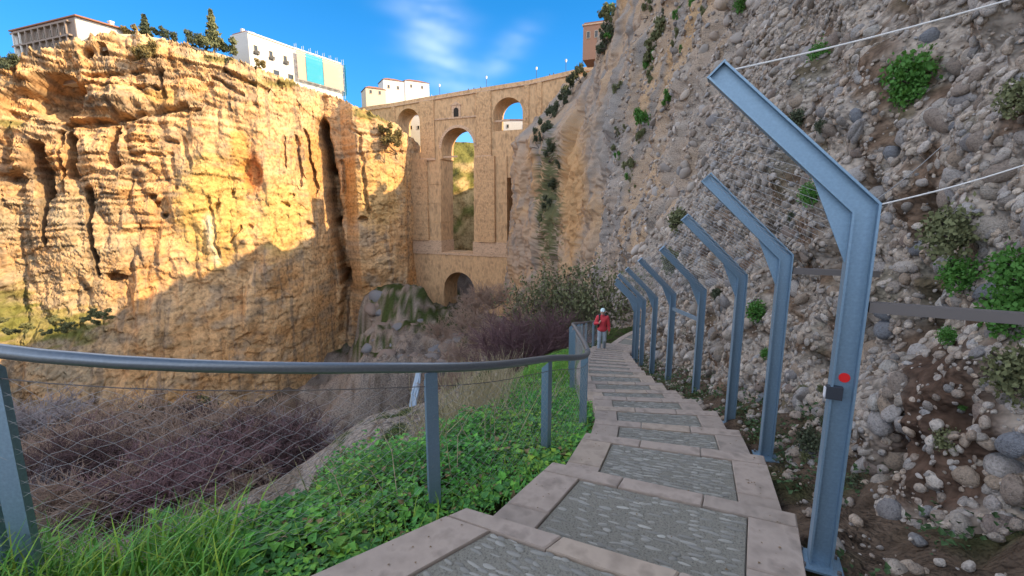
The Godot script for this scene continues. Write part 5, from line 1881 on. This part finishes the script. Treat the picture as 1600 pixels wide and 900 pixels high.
# ---------------------------------------------------------------- shrubs, trees, wall plants
func grow(m: MB, p: Vector3, d: Vector3, l: float, r: float, lev: int, split: int, bend: float, up: float, tips: Array, thin := 0.004) -> void:
	var q := PackedVector3Array([p]); var w := PackedFloat32Array([r])
	var n := 3
	for k in n:
		d = (d + Vector3(rr(-bend, bend), rr(-bend, bend) + up, rr(-bend, bend))).normalized()
		p += d * l / n
		q.append(p); w.append(maxf(r * (1.0 - 0.5 * (k + 1) / n), thin * 0.6))
	m.tube(q, w, 5 if lev > 2 else 3)
	tips.append(p)
	if lev <= 0: return
	for k in split:
		var t := rng.randi_range(1, n)
		grow(m, q[t], (d + Vector3(rr(-1, 1), rr(-0.5, 0.8), rr(-1, 1)) * 0.85).normalized(), l * rr(0.55, 0.85), maxf(w[t] * 0.62, thin), lev - 1, split, bend, up, tips, thin)

func bare_shrub(h: float, stems: int, lev: int, split: int, r: float, spread: float, thin := 0.004) -> Array:
	var m := MB.new()
	var tips := []
	for s in stems:
		var a := rr(0, TAU)
		grow(m, Vector3(cos(a), 0, sin(a)) * rr(0, 0.12) * h, Vector3(cos(a) * spread, 1, sin(a) * spread).normalized(), h * rr(0.35, 0.5), r, lev, split, 0.28, 0.03, tips, thin)
	return [m.mesh(), tips]

func foliage(tips: Array, per: int, size: float, jitter: float) -> ArrayMesh:
	var m := MB.new()
	for t in tips:
		for k in per:
			var p: Vector3 = t + Vector3(rr(-1, 1), rr(-1, 1), rr(-1, 1)) * jitter
			var b := Basis.from_euler(Vector3(rr(0, TAU), rr(0, TAU), rr(0, TAU)))
			var s := size * rr(0.6, 1.3)
			m.tri(p - b.x * s * 0.5, p + b.x * s * 0.5, p + b.z * s)
			m.tri(p - b.x * s * 0.5, p - b.z * s * 0.6, p + b.x * s * 0.5)
	return m.mesh()

func blob_tips(n: int, rx: float, ry: float, rz: float) -> Array:
	var a := []
	for k in n:
		var d := Vector3(rr(-1, 1), rr(-1, 1), rr(-1, 1))
		while d.length() > 1: d = Vector3(rr(-1, 1), rr(-1, 1), rr(-1, 1))
		d *= 0.72 + 0.42 * nA.get_noise_3d(d.x * 2.2, d.y * 2.2 + n, d.z * 2.2)
		a.append(Vector3(d.x * rx, ry + d.y * ry, d.z * rz))
	return a

func wall_hit(px: float, py: float) -> Vector3:
	var r := ray(px, py)
	var t := 1.6
	while t < 170:
		var p := Vector3(0, EYE, 0) + r * t
		var i := wall_index(-p.z)
		var a := wall_pts[maxi(i - 1, 0)]; var b := wall_pts[i]
		var f := clampf((-p.z - a.y) / maxf(b.y - a.y, 1e-4), 0, 1)
		var s := lerpf(wall_len[maxi(i - 1, 0)], wall_len[i], f)
		var w := wall_point(s, p.y)
		if p.x > w.x: return p
		t *= 1.006
		t += 0.002
	return Vector3(0, EYE, 0) + r * 100

func wall_plant_mesh(kind: int) -> ArrayMesh:
	var m := MB.new()
	for k in 1200:
		var d := Vector3(rr(-1, 1), rr(-1, 1), rr(-1, 1))
		while d.length() > 1: d = Vector3(rr(-1, 1), rr(-1, 1), rr(-1, 1))
		d *= 0.7 + 0.5 * nA.get_noise_3d(d.x * 2.4 + kind * 7, d.y * 2.4, d.z * 2.4)
		var p := Vector3(d.x * 0.75, d.y, d.z)
		var b := Basis.from_euler(Vector3(rr(0, TAU), rr(0, TAU), rr(0, TAU)))
		var s := rr(0.06, 0.15)
		m.tri(p, p + b.x * s * 0.5 + b.z * s * 0.5, p + b.z * s * 1.2)
		m.tri(p, p + b.z * s * 1.2, p - b.x * s * 0.5 + b.z * s * 0.5)
	return m.mesh()

func plants() -> void:
	# --- plants rooted in the near wall
	var pm := [wall_plant_mesh(0), wall_plant_mesh(1), wall_plant_mesh(2)]
	var root_m := MB.new()
	for k in 5: root_m.bar(Vector3(0.5, -0.3, 0), Vector3(rr(-.6, 0), rr(-.4, .5), rr(-.5, .5)), 0.03, 4)
	var root_mesh := root_m.mesh()
	var spots := [[1281, 86, 20, "foliage_bright", "small bright green tuft under the white rope on the rock"], [1420, 122, 38, "foliage_bright", "large bright green plant hanging on the upper rock wall"], [1420, 150, 26, "foliage_bright", "green plant just below the large tuft on the rock"], [1484, 362, 40, "foliage_olive", "dull green plant above the dark strut on the rock"], [1182, 486, 20, "foliage_bright", "bright green tuft between two bent steel posts"], [1500, 428, 28, "foliage_bright", "green tuft resting just above the dark strut"], [1588, 425, 36, "foliage_bright", "bright green plant over the outer end of the dark strut"], [1578, 492, 38, "foliage_bright", "green plant below the outer end of the dark strut"], [1590, 585, 40, "foliage_olive", "dull green plant lower on the rock past the strut"], [1265, 302, 20, "foliage_bright", "grassy tuft behind the netting near the red-dotted post"], [1245, 185, 16, "foliage_dark", "dark tuft above the second steel arm"], [1592, 150, 26, "foliage_olive", "olive plant on the rock between rope and cable"], [1158, 4, 14, "foliage_bright", "bright tuft high on the rock above the first steel arm"], [1480, 525, 14, "foliage_bright", "small weed on the rock under the dark strut"], [1265, 690, 26, "foliage_dark", "dark weeds at the foot of the wall behind the red-dotted post"], [1345, 770, 26, "foliage_dark", "dark weeds in the gap beside the red-dotted post"], [1330, 850, 40, "foliage_dark", "dark weeds on the earth beside the foot of the red-dotted post"], [1480, 690, 20, "foliage_olive", "olive weeds on the brown earth pocket of the wall"], [1120, 460, 13, "foliage_dark", "dark shrub on the rock behind the third steel post"], [1060, 345, 24, "foliage_olive", "hanging olive plants on the rock behind the far steel arms"], [1050, 410, 26, "foliage_olive", "greenery behind the arms of the far steel posts"]]
	for k in 12: spots.append([rr(1180, 1590), rr(20, 780), rr(6, 12), ["foliage_olive", "foliage_bright", "foliage_dark"][k % 3], "little weed sprouting between the cobbles of the wall"])
	for k in spots.size():
		var q: Array = spots[k]
		var p := wall_hit(q[0], q[1])
		var r: float = q[2] / F * p.distance_to(Vector3(0, EYE, 0))
		var o := base("wall_plant", p + (Vector3(0, EYE, 0) - p).normalized() * r * 0.55)
		o.rotation = Vector3(0, 0, rr(-.3, .3))
		o.scale = Vector3.ONE * r
		put(pm[k % 3], "foliage", M[q[3]], o)
		put(root_mesh, "stem", M.bark, o)
		tag(o, q[4], "plant", "weeds on the near wall" if k > 20 else "plants rooted in the near wall")
	# --- bushes on the far parts of the right-hand cliff
	var fm := []
	for k in 3:
		var all := []
		for c in 7:
			var off := Vector3(rr(-.75, .75), rr(-.1, 1.1), rr(-.75, .75))
			var rs := rr(0.22, 0.5)
			for t in blob_tips(50, rs, rs * 0.9, rs): all.append(t + off)
		fm.append(foliage(all, 5, 0.13, 0.14))
	var far := [[1030, 60, 22, "foliage_olive"], [1015, 95, 20, "foliage_olive"], [1040, 30, 16, "foliage_dark"], [1005, 190, 18, "foliage_bright"], [1000, 215, 14, "foliage_olive"], [965, 222, 13, "foliage_olive"], [1045, 155, 12, "foliage_bright"], [985, 270, 20, "foliage_olive"], [945, 55, 16, "foliage_dark"], [938, 80, 12, "foliage_dark"], [950, 25, 16, "foliage_olive"], [1010, 10, 14, "foliage_olive"], [1085, 8, 14, "foliage_bright"], [1100, 20, 10, "foliage_olive"], [965, 140, 10, "foliage_olive"], [905, 112, 12, "foliage_dark"], [895, 128, 14, "foliage_dark"], [880, 150, 14, "foliage_dark"], [862, 175, 14, "foliage_dark"], [850, 200, 14, "foliage_dark"], [838, 215, 13, "foliage_dark"], [862, 235, 14, "foliage_dark"], [866, 290, 12, "foliage_dark"], [852, 320, 13, "foliage_dark"], [845, 345, 10, "foliage_olive"], [873, 260, 9, "foliage_dark"]]
	for q in [[1040, 30, 1008, 130, 9], [1008, 170, 985, 300, 10], [970, 195, 958, 260, 5], [950, 15, 935, 90, 5], [1065, 20, 1050, 170, 5]]:
		for k in q[4]:
			var t := rng.randf()
			far.append([lerpf(q[0], q[2], t) + rr(-9, 9), lerpf(q[1], q[3], t), rr(5, 10), ["foliage_olive", "foliage_bright", "foliage_olive"][k % 3]])
	for k in far.size():
		var q: Array = far[k]
		var p := wall_hit(q[0], q[1])
		var r: float = q[2] / F * -p.z
		var o := base("cliff_bush", p - Vector3.UP * r * 0.9)
		o.scale = Vector3(r * 0.8, r * 1.15, r * 0.8)
		o.rotation.y = rr(0, TAU)
		put(fm[k % 3], "foliage", M[q[3]], o)
		put(root_mesh, "stem", M.bark, o)
		tag(o, "bush growing out of the high cliff near the bridge end" if q[0] < 915 else "bush clinging to the high rock face above the steel posts", "bush", "bushes on the right-hand cliff")
	# --- bare shrub beside the steps, and the greenish tree behind it
	var bs := bare_shrub(4.6, 18, 3, 6, 0.06, 0.8, 0.012)
	var g0 := at(835, 560, 27)
	g0.y = ground_y(g0.x, g0.z) - 0.3
	var base_y := at(835, 565, 27).y
	var o := base("bare_shrub", Vector3(g0.x, minf(base_y, g0.y + 2.5), g0.z))
	put(bs[0], "branches", M.twig_purple_dark, o)
	tag(o, "large leafless purple-brown shrub in front of the walker's path", "shrub")
	o.scale = Vector3(1.25, 1.0, 1.1)
	var trunk := MB.new()
	trunk.tube(PackedVector3Array([Vector3(2.4, -1.0, 0.5), Vector3(2.1, -0.2, 0.4), Vector3(1.5, 0.9, 0.2), Vector3(1.2, 1.4, 0.1)]), PackedFloat32Array([.16, .14, .11, .06]), 7)
	put(trunk.mesh(), "trunk", M.bark, o)
	var tr := bare_shrub(5.0, 7, 4, 4, 0.07, 0.45)
	for q in [[905, 548, 31, 1.3, "loose olive-green tree standing behind the walker"], [850, 548, 36, 1.15, "thin pale tree with sparse leaves behind the bare shrub"]]:
		var p := at(q[0], q[1], q[2])
		var t := base("tree", p - Vector3.UP * 0.5)
		t.scale = Vector3.ONE * q[3]
		put(tr[0], "trunk", M.bark, t)
		put(foliage(tr[1].slice(0, 2600), 2, 0.11, 0.22), "crown", M.foliage_olive, t)
		tag(t, q[4], "tree")
	# --- leafless thicket on the gorge slope
	var th := []
	for k in 3: th.append(bare_shrub(5.5, 10, 3, 5, 0.13, 0.9, 0.028)[0])
	for k in 40:
		var px := rr(20, 500)
		var top := lerpf(668, 650, px / 500.0)
		var py := rr(top, 810)
		var f := lut([[650, 86], [690, 76], [760, 56], [810, 46]], py) + rr(-3, 3)
		var p := at(px, py, f)
		p.y = ground_y(p.x, p.z) - 0.2
		var t := base("thicket_shrub", p)
		var s := rr(1.0, 1.6) * f / 58.0
		t.scale = Vector3(s * 1.3, s * rr(0.7, 1.0), s * 1.3)
		t.rotation.y = rr(0, TAU)
		put(th[k % 3], "branches", [M.twig_purple, M.twig_purple, M.twig_brown, M.twig_dark, M.twig_grey][rng.randi() % 5], t)
		tag(t, "leafless shrub in the thicket on the gorge slope below the railing", "shrub", "bare shrubs in the gorge")
	for q in [[690, 520, 120], [735, 510, 120], [755, 540, 90], [700, 600, 60], [720, 560, 70], [770, 470, 130], [780, 520, 80], [745, 480, 150]]:
		var p := at(q[0], q[1] + 12, q[2])
		var t := base("thicket_shrub", p)
		var s: float = q[2] / 70.0 * rr(0.8, 1.1)
		t.scale = Vector3(s, s * 0.8, s)
		t.rotation.y = rr(0, TAU)
		put(th[rng.randi() % 3], "branches", M.twig_brown, t)
		tag(t, "leafless brown shrub on the slope between the bridge and the path", "shrub", "bare shrubs below the bridge")
	# --- trees and bushes on the opposite rim
	for q in [[335, 78, 156, 12.5, 3.2, "tall dark conifer standing between the inn and the town house"], [229, 58, 152, 7.0, 2.2, "small dark conifer on the rim beside the inn"]]:
		var p := at(q[0], q[1], q[2])
		var t := base("conifer", p - Vector3.UP * 1.0)
		var m := MB.new()
		m.tube(PackedVector3Array([Vector3.ZERO, Vector3(0, q[3], 0)]), PackedFloat32Array([0.3, 0.05]), 7)
		put(m.mesh(), "trunk", M.bark, t)
		var tips := []
		for k in 520:
			var y := pow(rng.randf(), 0.8)
			var a := rr(0, TAU)
			var r: float = q[4] * (1.02 - y) * sqrt(rng.randf()) * (0.75 + 0.35 * sin(y * 34.0))
			tips.append(Vector3(cos(a) * r, q[3] * (0.1 + 0.9 * y), sin(a) * r))
		put(foliage(tips, 7, 0.5, 0.3), "crown", M.foliage_dark if q[3] < 9 else M.foliage_olive, t)
		tag(t, q[5], "tree")
	var rim := [[226, 92, 141, 3.4, "foliage_golden", "golden-green bush hanging over the cliff edge below the inn wall"], [208, 60, 150, 2.6, "foliage_golden", "rust-coloured bush at the corner of the inn"], [300, 72, 155, 3.2, "foliage_dark", "dark bush on the rim left of the tall conifer"], [318, 74, 156, 3.0, "foliage_olive", "olive bush at the foot of the tall conifer"], [360, 86, 160, 3.4, "foliage_olive", "olive bush beside the end wall of the town house"], [404, 104, 165, 2.0, "foliage_golden", "small yellowish tree in front of the town house"], [612, 232, 188, 4.6, "foliage_golden", "yellow-green bush on the cliff shoulder next to the bridge"], [605, 212, 188, 3.2, "foliage_golden", "small bush above the cliff shoulder next to the bridge"], [263, 62, 152, 2.2, "foliage_dark", "low dark bush behind the garden wall"], [8, 110, 130, 3.0, "foliage_dark", "dark bush on the rim beyond the inn"], [250, 56, 152, 2.0, "foliage_dark", "dark shrub between the conifers on the rim"]]
	for k in rim.size():
		var q: Array = rim[k]
		var p := at(q[0], q[1], q[2] - 1.5)
		var t := base("rim_bush", p - Vector3.UP * 0.8)
		t.scale = Vector3.ONE * q[3]
		put(fm[k % 3], "foliage", M[q[4]], t)
		put(root_mesh, "stem", M.bark, t)
		tag(t, q[5], "bush")
	var talus := [[20, 520], [45, 512], [70, 520], [95, 515], [115, 508], [135, 500], [150, 505], [5, 500], [165, 492], [85, 500], [225, 640], [255, 638], [285, 632], [315, 628], [335, 632], [150, 488]]
	for q in talus:
		var p := at(q[0], q[1], 112 if q[1] < 600 else 124)
		var t := base("slope_bush", p - Vector3.UP * 1.0)
		var s := rr(0.9, 1.7)
		t.scale = Vector3(s * 1.3, s, s * 1.3)
		t.rotation.y = rr(0, TAU)
		put(fm[rng.randi() % 3], "foliage", M.foliage_olive if rng.randf() < 0.7 else M.foliage_dark, t)
		tag(t, "low green bush on the slope at the foot of the sunlit cliff" if q[1] < 600 else "dark green bush at the foot of the shaded grey rock", "bush", "bushes at the foot of the far cliff")
	var bt := bare_shrub(7.0, 3, 3, 3, 0.10, 0.35)
	var bp := base("bare_tree", at(152, 72, 138.4) - Vector3.UP * 0.5)
	put(bt[0], "branches", M.twig_brown, bp)
	tag(bp, "bare branching tree against the white side of the inn", "tree")
